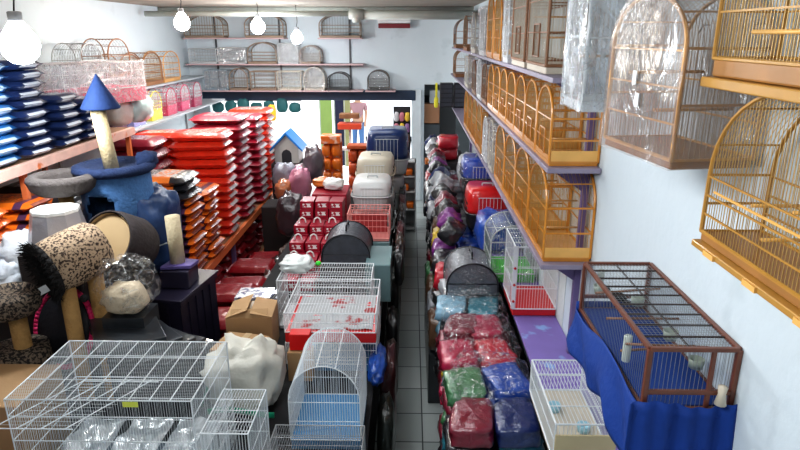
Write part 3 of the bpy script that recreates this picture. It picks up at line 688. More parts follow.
# black sacks in front left of the orange stack, tilted
bx = P(160, 195, 6.0)
o.location = (-3.0, 5.62, .0); tag(o, 'large dark crate on the floor left of the orange stacks', 'crate'); o.scale = (.9, .9, 1)
g = 'black and orange sacks left of the front stack'
for i in range(10):
    BLK.place((-2.98+R.uniform(-.02, .02), 5.66+R.uniform(-.02, .02), .905+.098*(i+.5)), R.uniform(-.08, .08)+.1, 'black orange banded sack, %s of the stack behind the rope post' % nth(9-i, 10), g)
# red sacks under and before the rack, on the floor
DARKRED = kind('pet_food_bag', bagmat('deep_red_bag', (.30, .006, .015), None, None, coat=.5, l=.55, w=.42, th=.13), .55, .42, .13)
g = 'deep red sacks on the floor below the orange beam'
for j, (x, y, n) in enumerate(((-1.98, 6.05, 6), (-1.98, 6.6, 5), (-1.96, 7.2, 5), (-1.96, 7.8, 4), (-1.98, 5.45, 6))):
    stack(DARKRED, n, x, y, .0, 'glossy deep red sack, %s of the '+['second','third','fourth','farthest','nearest'][j]+' floor stack', g, 0, .03)
g = 'deep red sacks on the bottom shelf of the floor rack'
for j in range(6): stack(DARKRED, 4, -2.66, 6.4+.62*j, .12, 'deep red sack on the bottom rack shelf, %s of the '+ORD[j]+' pile', g, 0, .03)
# ================================================================ CAT TREES AND THINGS AT THE LEFT
SISAL = mat('sisal', (.66, .52, .30), .85, 0, .2, 20, bump=.6, bscale=60)
SISALD = mat('tan_sisal', (.46, .27, .10), .85, 0, .25, 20, bump=.6, bscale=60)
BPL = mat('blue_plush', (.07, .17, .36), .9, 0, .3, 30, bump=.5, bscale=50)
NPL = mat('navy_plush', (.010, .024, .075), .9, 0, .3, 30, bump=.5, bscale=50)
leo = mat('leopard_plush', (.50, .36, .24), .9, 0, .2, 12, bump=.4, bscale=60, col2=(.05, .03, .022), c2scale=62, c2thr=.50)
leod = mat('dark_leopard_plush', (.20, .15, .11), .9, 0, .2, 12, bump=.4, bscale=60, col2=(.02, .016, .014), c2scale=55, c2thr=.46)
SH = mat('black_shag', (.018, .016, .016), 1, 0, .4, 40, bump=1, bscale=60)
# blue cat tree with cone
Yc = 5.0; pc = P(118, 192, Yc)
t = thing('cat_tree', 'blue plush cat tree with round house, sisal post and pointed blue cone', 'cat tree', (pc.x, Yc, 0))
zb_, ztp = P(115, 222, Yc).z, P(113, 172, Yc).z
MB().box(-.22, .22, -.2, .2, 0, .05).build('base', NPL, t, bevel=.02)
for x in (-.14, .14): MB().seg((x, 0, .05), (x, 0, zb_), .05, 16).build('lower_post', SISAL, t)
# round house with a hole
mb = MB(); rr = .26; hz = zb_; n = 40; hole = (-80, 26)
rows = 12
vs = []; fs = []
for j in range(rows+1):
    for i in range(n):
        a = 2*PI*i/n; bul = 1+.04*math.sin(PI*j/rows); vs.append((rr*bul*math.cos(a), rr*bul*math.sin(a), hz+(ztp-hz)*j/rows))
for j in range(rows):
    for i in range(n):
        a = math.degrees(2*PI*(i+.5)/n); da = ((a-262+180) % 360-180); zz = (j+.5)/rows
        if (da/26)**2+((zz-.42)/.26)**2 < 1: continue
        fs.append((j*n+i, j*n+(i+1) % n, (j+1)*n+(i+1) % n, (j+1)*n+i))
fs.append(tuple(range(n-1, -1, -1)))
mb.add(vs, fs, True).build('round_house', BPL, t, solid=-.015)
mb = MB(); mb.lathe([(.01, ztp), (.29, ztp), (.33, ztp+.03), (.32, ztp+.07), (.27, ztp+.085), (.2, ztp+.05), (.001, ztp+.045)], 32).build('top_bed', NPL, t)
MB().blob(.17, .2, .14, .8, .1, 3, 2, c=(.24, .1, ztp+.02)).build('corner_cushion', NPL, t)
a = P(112, 168, Yc-.05); b = P(97, 108, Yc-.05)
MB().seg((a.x-pc.x, a.y-pc.y, a.z-.02), (b.x-pc.x, b.y-pc.y, b.z), .058, 20).build('sisal_post', SISAL, t)
c = P(100, 78, Yc-.05); ax = (Vector(c)-Vector(b)); ax = Vector((.0, 0, ax.z))
MB().lathe([(.001, 0), (.145, .0), (.15, .012), (.003, .275)], 28, (b.x-pc.x+.03, b.y-pc.y, b.z-.005)).build('cone', mat('blue_felt', (.010, .033, .12), .85, 0, .2, 30, bump=.2, bscale=60), t)
# grey basket bed
p = P(63, 180, 4.7)
t = thing('cat_bed', 'round dark grey plush cat bed with thick rolled rim below the beam', 'cat bed', (p.x, p.y, p.z-.08))
GPL = mat('grey_plush', (.10, .085, .08), .95, 0, .25, 20, bump=.6, bscale=50)
pr = [(.001, -.02), (.19, -.02), (.24, .02), (.262, .08)]+[(.215+.052*math.cos(x), .09+.045*math.sin(x)) for x in [i*PI/6 for i in range(0, 7)]]+[(.165, .06), (.14, .02), (.001, .015)]
MB().lathe(pr, 32).build('rim', GPL, t)
MB().lathe([(.001, .016), (.13, .016), (.135, .03), (.10, .045), (.001, .05)], 24).build('cushion', mat('brown_plush', (.16, .12, .10), .9, 0, .2, 20), t)
t2 = thing('scratching_post', 'tall sisal post carrying the round grey cat bed', 'scratching post', (p.x, p.y, 0))
MB().seg((0, 0, .04), (0, 0, p.z-.102), .055, 18).build('post', SISALD, t2); MB().box(-.22, .22, -.22, .22, 0, .04).build('base', GPL, t2, bevel=.01)
# white wrapped bucket bed
p = P(58, 226, 4.35)
t = thing('wrapped_cat_house', 'pale bucket shaped cat house wrapped in thin white plastic', 'cat house', (p.x, p.y, p.z-.17))
TAP = [(.001, 0), (.22, 0), (.225, .03), (.17, .29), (.165, .305), (.10, .31), (.001, .31)]
mb = MB(); mb.lathe(TAP, 9, smooth=False); mb.build('tapered_body', mat('pale_wrap', (.40, .39, .42), .4, 0, .2, 6, bump=.6, bscale=8, coat=.5), t)
MB().lathe([(.001, .312), (.10, .318), (.168, .310), (.172, .29), (.17, .28)], 9, smooth=False).build('white_cap', mat('white_fur', (.82, .82, .80), .8, 0, .05, 10, bump=.3), t)
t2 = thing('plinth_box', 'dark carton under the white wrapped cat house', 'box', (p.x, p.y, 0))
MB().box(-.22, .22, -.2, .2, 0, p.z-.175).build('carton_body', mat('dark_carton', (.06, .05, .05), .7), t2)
# leopard tunnel cat tree
Yt = 3.95
a = P(45, 271, Yt-.05); b = P(101, 243, Yt+.27); ctr = (a+b)/2
t = thing('cat_tree', 'leopard print cat tree with barrel tunnel on tan sisal posts', 'cat tree', (ctr.x, Yt, 0))
O = Vector((ctr.x, Yt, 0)); d = (b-a); Lx = d.length; q = d.to_track_quat('Z', 'Y').to_matrix().to_4x4(); M = Matrix.Translation(a-O) @ q
MB().lathe([(.165, 0), (.190, .02), (.200, .10), (.202, Lx*.5), (.195, Lx-.05), (.16, Lx), (.001, Lx)], 36, M=M).build('tunnel', leo, t)
mb = MB(); 
for i in range(26):
    an = 2*PI*i/26; an2 = 2*PI*(i+1)/26; mb.seg(M @ Vector((.175*math.cos(an), .175*math.sin(an), .0)), M @ Vector((.175*math.cos(an2), .175*math.sin(an2), .0)), .034, 8)
rg = random.Random(5)
for i in range(420):
    an = rg.uniform(0, 2*PI); r_ = .175+rg.uniform(-.035, .035); q_ = Vector((r_*math.cos(an), r_*math.sin(an), -.01)); e_ = q_+Vector((rg.uniform(-.03, .03)+.03*math.cos(an), rg.uniform(-.03, .03)+.03*math.sin(an), -.03+rg.uniform(-.03, .03)))
    mb.seg(M @ q_, M @ e_, .007, 3, .001)
mb.build('shaggy_rim', SH, t)
MB().lathe([(.155, -.005), (.15, .12), (.14, .3), (.001, .31)], 24, M=M).build('tunnel_lining', SH, t)
mb = MB(); mb.box(-.028, .028, -.004, .004, -.04, .03, M @ Matrix.Translation((.02, -.13, -.055)) @ Matrix.Rotation(.7, 4, 'Z')); mb.build('white_tag', WHITEP, t)
for (px, py, px2, py2, dy, r_) in ((68, 292, 70, 362, -.02, .055), (96, 282, 94, 358, .16, .056)):
    u = P(px, py, Yt+dy)-O; MB().seg((u.x, u.y, .04), (u.x, u.y, u.z+.06), r_, 22).build('sisal_post', SISALD, t)
MB().box(-.26, .26, -.2, .24, 0, .04).build('base', leod, t, bevel=.01)
u = P(84, 298, Yt-.08)-O; MB().blob(.055, .055, .055, 1, .05, 2, 3, c=(u.x, u.y, u.z-.03), flat=False).build('pompom', SH, t)
MB().seg((u.x, u.y, u.z+.02), (u.x+.02, u.y+.03, u.z+.16), .003, 4).build('pompom_string', SH, t)
# second leopard platform tree at the left edge
p = P(9, 300, 3.8)
t = thing('cat_tree', 'darker leopard cat tree with flat plush platform at the left edge', 'cat tree', (p.x, p.y, 0))
MB().lathe([(.001, p.z-.09), (.17, p.z-.09), (.195, p.z-.05), (.20, p.z+.03), (.16, p.z+.07), (.12, p.z+.03), (.001, p.z+.02)], 28).build('platform_bed', leod, t)
u = P(20, 330, 3.8)-p
MB().seg((u.x, 0, .05), (u.x, 0, p.z-.09), .058, 20).build('sisal_post', SISALD, t)
MB().lathe([(.001, p.z-.62), (.20, p.z-.62), (.21, p.z-.55), (.19, p.z-.36), (.001, p.z-.35)], 24).build('lower_plush_house', leod, t)
MB().box(-.3, .3, -.28, .28, 0, .05).build('base', leod, t, bevel=.01)
# pink rimmed round bed on edge
p = P(50, 326, 4.04)
t = thing('round_pet_bed', 'black cushion with bright pink rim standing on edge behind the sisal post', 'pet bed', (p.x+.10, p.y+.01, p.z-.02), math.radians(-4))
M = Matrix.Rotation(math.radians(72), 4, 'X')
mb = MB()
for i in range(60):
    an = 2*PI*i/60; an2 = 2*PI*(i+1)/60; mb.seg(M @ Vector((.22*math.cos(an), .29*math.sin(an), 0)), M @ Vector((.22*math.cos(an2), .29*math.sin(an2), 0)), .021, 12)
mb.build('pink_rim', mat('hot_pink', (.75, .03, .16), .5), t)
MB().lathe([(.001, -.03), (.19, -.03), (.21, 0), (.19, .03), (.001, .04)], 26, M=M @ Matrix.Diagonal((1, 1.3, 1, 1))).build('cushion', mat('black_fabric', (.015, .015, .02), .6, 0, .3, 10, bump=.4), t)
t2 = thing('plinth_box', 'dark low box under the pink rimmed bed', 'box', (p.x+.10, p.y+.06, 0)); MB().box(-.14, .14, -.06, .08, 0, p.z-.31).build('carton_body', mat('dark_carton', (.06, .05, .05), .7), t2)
# beige round tube house behind
p = P(124, 243, 4.55)
t = thing('tube_cat_house', 'beige round cat tunnel with dark plush rim behind the leopard barrel', 'cat house', (p.x, p.y, p.z))
q = Vector((-.22, -.80, .42)).to_track_quat('Z', 'Y').to_matrix().to_4x4()
M = q
MB().lathe([(.20, -.18), (.23, -.1), (.235, .12), (.225, .2)], 34, M=M).build('tube_shell', mat('brown_black_plush', (.045, .035, .035), .9, 0, .3, 20, bump=.5), t, solid=.012)
MB().lathe([(.18, -.16), (.205, 0), (.205, .195)], 34, M=M).build('beige_lining', mat('beige_board', (.58, .42, .24), .8, 0, .1, 4), t)
MB().lathe([(.001, .17), (.19, .17)], 34, M=M).build('back_disc', mat('beige_board2', (.50, .36, .2), .8, 0, .1, 4), t)
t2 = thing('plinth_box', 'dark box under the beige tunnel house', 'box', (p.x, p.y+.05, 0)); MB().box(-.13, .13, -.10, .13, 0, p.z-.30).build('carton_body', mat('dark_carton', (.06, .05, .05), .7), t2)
# white plastic bags at left
for (px, py, Y, sx, sz, c, lb, sd) in ((33, 258, 4.40, .54, .44, (.80, .82, .86), 'crumpled white plastic bag left of the leopard barrel', 2), (10, 278, 4.28, .36, .32, (.72, .76, .82), 'white plastic bundle at the left edge above the leopard platform', 8)):
    p = P(px, py, Y); o = MB().blob(sx, .4, sz, .8, .14, sd, 2.2, 26, 18).build('plastic_bag', mat('white_bag%d' % sd, c, .3, 0, .15, 6, bump=.9, bscale=7, coat=.6)); o.location = (p.x, p.y, p.z-sz/2); tag(o, lb, 'plastic bag')
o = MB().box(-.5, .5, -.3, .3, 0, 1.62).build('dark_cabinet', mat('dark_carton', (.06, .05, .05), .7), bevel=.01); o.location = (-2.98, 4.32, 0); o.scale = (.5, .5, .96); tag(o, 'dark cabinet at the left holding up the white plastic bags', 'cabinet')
# blue plush furniture and rope post
NV = mat('navy_satin', (.012, .04, .12), .45, 0, .5, 6, bump=.5, bscale=6)
p = P(150, 225, 5.1)
o = MB().blob(.55, .55, .75, .55, .10, 12, 2, 26, 20).build('plush_bundle', NV); o.location = (p.x-.05, p.y, p.z-.42); tag(o, 'big navy blue folded plush bundle beside the rope post', 'bundle')
p0 = P(178, 262, 4.7)
t = thing('scratching_post', 'pale rope scratching post on a lavender base', 'scratching post', (p0.x, p0.y, p0.z), 0)
u = P(172, 216, 4.7)-p0
MB().seg((0, 0, .0), (u.x, 0, u.z), .066*.9, 22).build('rope_post', mat('rope', (.60, .50, .33), .85, 0, .15, 20, bump=.6, bscale=50), t)
MB().prism([(-.11, -.11), (.13, -.08), (.15, .07), (-.07, .12)], -.03, 0, 'z').build('base_plate', mat('lavender', (.12, .09, .27), .6), t, bevel=.006)
MB().tube([(u.x*.5-.05, -.04, u.z*.45), (u.x*.5-.12, -.05, u.z*.40), (u.x*.5-.18, -.05, u.z*.2), (u.x*.5-.19, -.05, 0)], .006, 6).build('wire_loop', GREYW, t)
# purple black plastic cabinets/crates below the post
CR = mat('black_crate', (.030, .034, .040), .35, 0, .4, 6, coat=.4)
def crate(x, y, z, w, l, h, rz, m, label, name='plastic_crate'):
    t = thing(name, label, 'crate', (x, y, z), rz)
    mb = MB(); b = .012
    mb.box(-w/2, w/2, -l/2, l/2, 0, b)
    for s_ in (-1, 1):
        mb.box(s_*w/2-(b if s_ > 0 else 0), s_*w/2+(0 if s_ > 0 else b), -l/2, l/2, 0, h); mb.box(-w/2, w/2, s_*l/2-(b if s_ > 0 else 0), s_*l/2+(0 if s_ > 0 else b), 0, h)
    mb.build('body', m, t)
    r_ = MB(); r_.box(-w/2-.015, w/2+.015, -l/2-.015, -l/2+.01, h-.03, h).box(-w/2-.015, w/2+.015, l/2-.01, l/2+.015, h-.03, h).box(-w/2-.015, -w/2+.01, -l/2, l/2, h-.03, h).box(w/2-.01, w/2+.015, -l/2, l/2, h-.03, h)
    for k in range(1, 5):
        x_ = -w/2+w*k/5; r_.box(x_-.006, x_+.006, -l/2-.012, -l/2, 0, h)
        y_ = -l/2+l*k/5; r_.box(w/2, w/2+.012, y_-.006, y_+.006, 0, h)
    r_.build('ribbed_rim', m, t, bevel=.003)
    return t
VIO = mat('dark_violet_crate', (.022, .018, .04), .4, 0, .3, 6, coat=.3)
crate(-2.04, 4.72, .75, .55, .62, .62, math.radians(-8), VIO, 'dark violet plastic crate under the rope post')
crate(-2.04, 4.72, .0, .58, .66, .72, math.radians(-8), CR, 'black plastic crate, lowest under the rope post')
o = MB().box(-.30, .30, -.34, .34, 0, .03).build('crate_lid', VIO, bevel=.006); o.location = (-2.04, 4.72, 1.375); o.rotation_euler.z = math.radians(-8); tag(o, 'dark violet lid on the crate under the rope post', 'lid')
pp = p0; 
st = MB().box(-.12, .12, -.12, .12, 0, max(.05, p0.z-.035-1.41)).build('small_crate', VIO, bevel=.01); st.location = (p0.x, p0.y, 1.408); tag(st, 'small violet box lifting the lavender base plate', 'box')
crate(-1.84, 4.02, .0, .5, .5, 1.16, math.radians(-20), CR, 'tall black ribbed crate behind the big wire cage')
crate(-2.3, 4.02, .0, .5, .5, .9, math.radians(-12), CR, 'black crate between the sisal posts and the tall crate')
for k in range(4):
    o = MB().box(-.30, .30, -.22, .22, 0, .05).build('black_panel', CR, bevel=.008); o.location = (-1.88-.05*k, 3.98-.02*k, 1.185+.054*k); o.rotation_euler.z = -.35-.22*k; tag(o, 'flat black panel, %s of the pile behind the big cage' % nth(3-k, 4), 'panel', 'black plastic panels behind the wire cage')
# clear bag with beige cloth
p = P(128, 290, 4.0)
t = thing('plastic_bag', 'clear plastic bag holding beige plush, right of the sisal posts', 'plastic bag', (p.x, p.y, p.z-.17))
MB().blob(.30, .25, .22, .8, .12, 4, 2.4, c=(-.02, 0, .0)).build('beige_plush', mat('beige_plush', (.62, .52, .38), .8, 0, .2, 10, bump=.5), t)
MB().blob(.42, .34, .42, .85, .10, 9, 2, 26, 18, c=(.0, 0, -.001)).build('clear_bag', film('bag_film', .05, .5, (.8, .8, .8), 5, 1, .12), t)
o = MB().box(-.15, .15, -.13, .13, 0, p.z-.175).build('dark_box', CR); o.location = (p.x-.02, p.y+.03, 0); tag(o, 'dark upright box under the clear bag of beige plush', 'box')
# ================================================================ BIG WIRE CAGE AT THE LOWER LEFT
x0, x1, y0, y1 = -2.09, -1.12, 2.70, 3.33
t = thing('breeding_cage', 'big flat white wire cage with wide roof at the lower left', 'wire cage', ((x0+x1)/2, (y0+y1)/2, .86))
w, l, H = x1-x0, y1-y0, .74
F_ = MB(); hw, hl = w/2, l/2
for x in (-hw, hw):
    for y in (-hl, hl): F_.seg((x, y, 0), (x, y, H), .004, 6)
for z in (0, .18, .34, .49, .64, H):
    F_.tube([(-hw, -hl, z), (hw, -hl, z), (hw, hl, z), (-hw, hl, z), (-hw, -hl, z)], .0032 if z < H else .004, 5)
for k in range(1, 9): x = -hw+w*k/9; F_.seg((x, -hl, H+.003), (x, hl, H+.003), .0034, 5)
for y in (-.12, .12): F_.seg((-hw, y, H), (hw, y, H), .003, 5)
F_.build('frame', WHITEW, t)
W_ = MB()
n = 66
for k in range(1, n):
    x = -hw+w*k/n; W_.seg((x, -hl, 0), (x, -hl, H), .001, 3); W_.seg((x, hl, 0), (x, hl, H), .001, 3)
n = 44
for k in range(1, n):
    y = -hl+l*k/n; W_.seg((-hw, y, H), (hw, y, H), .0008, 3); W_.seg((-hw, y, 0), (-hw, y, H), .0011, 3); W_.seg((hw, y, 0), (hw, y, H), .0011, 3)
W_.build('wire_bars', WHITEW, t)
MB().box(-hw+.01, hw-.01, -hl+.01, hl-.01, 0, .02).build('floor_tray', mat('blue_grey_tray', (.08, .11, .14), .4, 0, .3, 4), t)
mb = MB()
for k in range(3): mb.sheet(lambda u, v, k=k: (-hw+.08+w*.3*k+u*w*.27, -hl+.1+v*l*.7, .25+.05*noise.noise(Vector((u*3+k, v*3, k)))), 8, 8)
mb.build('plastic_sheets', film('grey_sheet', .55, .3, (.5, .56, .6), 3, .4, .3, .7), t)
MB().box(.13, .21, -hl-.006, -hl-.003, H-.11+.075, H-.015+.01).build('yellow_label', mat('yellow_card', (.72, .75, .12), .6), t)
# loose folding wire panels lying slanted over its left corner
t = thing('folding_grille', 'loose white wire grille leaning slanted over the front of the big cage', 'wire grille', (-1.95, 2.72, 1.60))
mb = MB()
for k in range(4):
    x = -.02+.12*k; mb.seg((x+.22, .16, .012), (x-.06, -.22, -.03), .0032, 5)
mb.seg((.20, .14, .012), (.60, .14, .012), .0032, 5).seg((-.08, -.22, -.03), (.32, -.22, -.03), .0032, 5)
mb.build('panel_rods', WHITEW, t)
mb = MB()
for k in range(1, 14): f = k/14; mb.seg((.20-.28*f, .14-.36*f, .012-.042*f), (.60-.28*f, .14-.36*f, .012-.042*f), .001, 3)
mb.build('panel_wires', WHITEW, t)
o = MB().box(-.46, .46, -.3, .3, 0, .85).build('cage_stand', mat('dark_metal', (.04, .04, .045), .5)); o.location = ((x0+x1)/2, (y0+y1)/2, 0); tag(o, 'dark box stand under the big white wire cage', 'stand')
# carton and red item left of the cage
wallbox(-2.62, 3.35, 0, .55, .5, 1.28, CARD, 'brown carton at the left edge behind the big wire cage')
wallbox(-2.45, 2.62, 0, .4, .5, 1.02, mat('wine_box', (.25, .01, .03), .5), 'wine red box at the lower left corner')
# ================================================================ ISLAND
DKM = mat('matte_black_top', (.014, .014, .016), .85)
t = thing('display_table', 'long dark display table under the island of cages and carriers', 'table', (-.8, 6.2, 0))
MB().box(-.70, .54, -2.8, 3.2, .91, .95).box(-.30, .54, -3.75, -2.8, .91, .95).build('table_top', DKM, t)
MB().box(-.60, .52, -2.7, 3.1, .2, .23).build('lower_shelf', DKM, t)
for x in (-.62, .48):
    for y in (-2.7, 0, 3.1): MB().box(x-.025, x+.025, y-.025, y+.025, 0, .91).build('leg', DKM, t)
for x in (-.24, .48): MB().box(x-.025, x+.025, -3.7, -3.65, 0, .91).build('leg', DKM, t)
TZ = .952
# domed wire cage
cage('domed_wire_cage', 'white fine mesh cage with round arched roof near the front of the island', (-.51, 3.42, TZ), .43, .50, .58, WHITEW, WHITEW, 0, 'y', .34, .015, .0017, .004, .07, mat('blue_tray', (.06, .22, .42), .4), 2, None, True, None, 0, 0, cat='wire cage')
cage('wire_cage', 'low white wire cage with blue base under the red tray cage', (-.59, 4.42, TZ), .68, .66, .235, WHITEW, WHITEW, 0, None, None, .02, .0014, .004, .06, mat('blue_tray', (.06, .22, .42), .4), 2, None, False)
t = cage('wire_cage', 'white wire cage with bright red tray in the middle of the island', (-.59, 4.42, 1.192), .68, .66, .24, WHITEW, WHITEW, 0, None, None, .022, .0016, .005, .085, REDP, 1, None, False)
MB().sheet(lambda u, v: (-.31+u*.62, -.29+v*.60, .092+.012*noise.noise(Vector((u*6, v*6, 1)))), 12, 12).build('paper_liner', mat('pale_liner', (.45, .46, .47), .7, 0, .2, 9, col2=(.35, .05, .05), c2scale=7, c2thr=.58), t)
o = MB().box(-.075, .075, -.05, .05, 0, .13).build('red_box', mat('bright_red_card', (.66, .01, .01), .4), bevel=.006); o.location = (-.80, 4.02, 1.19+.0); tag(o, 'small bright red box in front of the red tray cage', 'box')
o = MB().box(-.09, .09, -.06, .06, 0, 1.19-TZ-.004).build('carton', CARD, bevel=.004); o.location = (-.80, 4.0, TZ+.001); tag(o, 'small brown carton under the bright red box', 'box')
cage('wire_cage', 'tall white wire cage behind the red tray cage on the island', (-.73, 4.99, TZ), .80, .42, .45, WHITEW, WHITEW, 0, None, None, .022, .0018, .005, .03, WHITEP, 3, None, False)
cage('wire_cage', 'grey mesh cage in shadow at the bottom centre of the island', (-.52, 2.82, TZ), .52, .46, .26, GREYW, GREYW, 0, None, None, .014, .0014, .004, .05, GREYP, 2, None, False)
# white crumpled bags
def bag3(px, py, Y, sx, sy, sz, c, lb, sd, amp=.14, nm='plastic_bag', coat=.6, z=None, e=.8):
    p = P(px, py, Y); o = MB().blob(sx, sy, sz, e, amp, sd, 2.4, 26, 18).build(nm, mat('crumple_%d' % sd, c, .3, 0, .18, 7, bump=.9, bscale=9, coat=coat)); o.location = (p.x, p.y, (p.z-sz/2) if z is None else z)
    return tag(o, lb, nm.replace('_', ' '))
bag3(297, 268, 5.02, .28, .30, .12, (.66, .70, .68), 'crumpled whitish plastic bag on the tall white wire cage', 31, z=1.405)
o = MB().blob(.05, .06, .04, 1, .1, 2).build('green_toy', mat('neon_green', (.05, .75, .05), .4)); p = Z(320, 257, 1.44); o.location = (p.x, 5.14, 1.405); tag(o, 'small neon green toy on the tall white wire cage', 'toy')
# cartons
def carton(x, y, z, w, l, h, rz, label, open_=False):
    t = thing('carton', label, 'box', (x, y, z), rz)
    MB().box(-w/2, w/2, -l/2, l/2, 0, h).build('box_body', CARD, t, bevel=.004)
    MB().box(-.025, .025, -l/2-.002, l/2+.002, h-.002, h+.002).build('tape', mat('tape', (.52, .38, .22), .3), t)
    if open_:
        M = Matrix.Translation((-w/2, 0, h)) @ Matrix.Rotation(math.radians(-20), 4, 'Y'); MB().box(0, w*.5, -l/2, l/2, 0, .004, M).build('flap', CARD, t)
        M = Matrix.Translation((w/2, 0, h)) @ Matrix.Rotation(math.radians(12), 4, 'Y'); MB().box(-w*.48, 0, -l/2, l/2, .0, .004, M).build('flap', CARD, t)
        M = Matrix.Translation((0, -l/2, h)) @ Matrix.Rotation(math.radians(35), 4, 'X'); MB().box(-w*.4, w*.4, 0, l*.25, 0, .004, M).build('flap', CARD, t)
    return t
carton(-1.27, 4.47, TZ, .36, .32, .33, math.radians(4), 'brown carton with open flaps, left of the red tray cage', True)
carton(-1.27, 4.08, TZ, .34, .30, .24, math.radians(-12), 'smaller closed brown carton in front of the open one')
for i in range(9):
    o = MB().box(-.15, .15, -.11, .11, 0, .010).build('magazine', mat('magazine%d' % (i % 3), ((.5, .52, .6), (.3, .32, .45), (.7, .7, .72))[i % 3], .2, 0, .3, 20, coat=.8, col2=(.1, .1, .2), c2scale=25), bevel=.002)
    o.location = (-1.33+R.uniform(-.01, .01), 4.83+R.uniform(-.01, .01), 1.17+.0115*i); o.rotation_euler.z = R.uniform(-.1, .1)-.1; tag(o, 'glossy catalogue, %s of the pile behind the open carton' % nth(8-i, 9), 'magazine', 'glossy catalogues behind the open carton')
carton(-1.33, 4.83, TZ, .30, .24, .212, 0, 'brown carton carrying the pile of glossy catalogues')
# cloth sack with green strap
t = thing('cloth_sack', 'bulging white sack with green strap between the big cage and domed cage', 'sack', (-1.12, 3.66, TZ+.0))
MB().blob(.48, .46, .46, .7, .15, 14, 2, 28, 20).build('sack_body', mat('cream_sack', (.62, .60, .53), .7, 0, .15, 8, bump=.7, bscale=10), t)
GR = mat('green_strap', (.01, .30, .16), .6)
MB().sheet(lambda u, v: (-.245+.05*v, -.2+.42*u, .10+.14*math.sin(u*PI)*.3+.16*v*(1-u)), 10, 3).build('green_strap', GR, t, solid=.006)
MB().sheet(lambda u, v: (-.2+.44*u, -.245, .07+.04*v+.02*math.sin(u*5)), 10, 3).build('green_trim', GR, t, solid=.006)
# right table side, near: misc
cage('wire_cage', 'small white wire cage with pale plastic box beside the big cage', (-.93, 2.80, .90), .24, .40, .58, WHITEW, WHITEW, 0, None, None, .016, .0014, .004, .03, GREYP, 3, None, True)
o = MB().box(-.13, .13, -.22, .22, 0, .893).build('stand_box', DKM); o.location = (-.96, 2.80, 0); tag(o, 'narrow dark box under the small white wire cage', 'stand')
# netted dark dome bag, teal box, pink cage
def dome_bag(px, py, Y, w, l, h, z, m, lb, wrap=None):
    p = P(px, py, Y); t = thing('pet_carrier_bag', lb, 'pet carrier', (p.x, p.y, z))
    prof = [(0, 0)]; mb = MB()
    op = arc_pts(w, h, h*.35, 14)
    mb.sheet(lambda u, v: (lambda q: (q[0], (-.5+v)*l, q[1]))(op[int(round(u*(len(op)-1)))]), len(op)-1, 4)
    for y in (-l/2, l/2): mb.add([(a, y, z_) for a, z_ in op], [tuple(range(len(op)))])
    mb.build('fabric_shell', m, t)
    pm = MB()
    pm.tube([(a*1.01, -l/2*1.01, z_) for a, z_ in op], .008, 6); MB().tube([(a*1.01, l/2*1.01, z_) for a, z_ in op], .008, 6).build('piping', BLACKP, t)
    pm.seg((-w/2, -l/2, .02), (w/2, -l/2, .02), .008, 6).seg((-w/2, -l/2, h*.4), (w/2, -l/2, h*.4), .005, 6); MB().tube([(0, -l*.25, h), (0, -l*.2, h+.05), (0, l*.2, h+.05), (0, l*.25, h)], .010, 6).build('handle', BLACKP, t)
    pm.build('piping', BLACKP, t)
    if wrap: MB().blob(w*1.1, l*1.1, h*1.1, .7, .06, 6, 3, 24, 16, (0, 0, -.001)).build('plastic_wrap', wrap, t)
    return t
TEAL = mat('grey_teal', (.16, .25, .26), .5, 0, .2, 5, coat=.3)
def block(x, y, z, w, l, h, m, lb, nm='carton', rz=0, cat='box'):
    o = MB().box(-w/2, w/2, -l/2, l/2, 0, h).build(nm, m, bevel=.008); o.location = (x, y, z); o.rotation_euler.z = rz; return tag(o, lb, cat)
block(-.30, 5.62, TZ, .24, .55, .38, TEAL, 'grey teal plastic box right of the dark netted dome bag', 'storage_box')
block(-.66, 5.75, TZ, .44, .44, .27, mat('dark_carton', (.06, .05, .05), .7), 'dark box under the netted dome bag')
dome_bag(348, 250, 5.75, .46, .44, .34, TZ+.275, mat('dark_net', (.055, .06, .075), .45, 0, .4, 12, bump=.5, coat=.3), 'dark netted dome shaped pet bag in front of the pink cage')
PINKW = mat('salmon_wire', (.85, .35, .32), .4)
block(-.46, 6.62, TZ, .48, .42, .24, TEAL, 'grey teal box under the pink wire cage', 'storage_box')
cage('wire_cage', 'salmon pink wire cage with red inner panel on the island', (-.46, 6.62, TZ+.245), .46, .40, .31, PINKW, PINKW, 0, None, None, .045, .0028, .006, .03, PINKW, 3, None, False)
block(-.46, 6.66, TZ+.278, .40, .02, .22, mat('brick_red', (.40, .05, .05), .6), 'brick red card standing inside the pink wire cage', 'card', cat='card')
LG = mat('light_grey_plastic', (.52, .54, .54), .4, 0, .1, 5); BG = mat('beige_plastic', (.62, .57, .46), .4, 0, .1, 5); DB = mat('navy_plastic', (.012, .035, .13), .3, 0, .2, 5, coat=.3)
carrier('pet_carrier', 'light grey pet carrier, lowest behind the pink wire cage', (-.46, 7.25, TZ), .50, .66, .40, LG, LG)
carrier('pet_carrier', 'light grey pet carrier stacked above its twin behind the pink cage', (-.46, 7.25, TZ+.44), .48, .62, .34, LG, mat('white_grey_plastic', (.68, .69, .68), .4))
carrier('pet_carrier', 'grey carrier at the bottom under the beige one', (-.46, 8.02, TZ), .52, .70, .45, GREYP, LG)
carrier('pet_carrier', 'beige pet carrier with rows of air holes in front of the navy one', (-.46, 8.02, TZ+.49), .50, .70, .42, BG, BG)
carrier('pet_carrier', 'grey pet carrier lowest under the navy one', (-.36, 8.86, TZ), .56, .72, .48, LG, GREYP)
carrier('pet_carrier', 'big navy blue pet carrier with grey base at the island far end', (-.33, 8.86, TZ+.52), .62, .72, .62, LG, DB, split=.36)
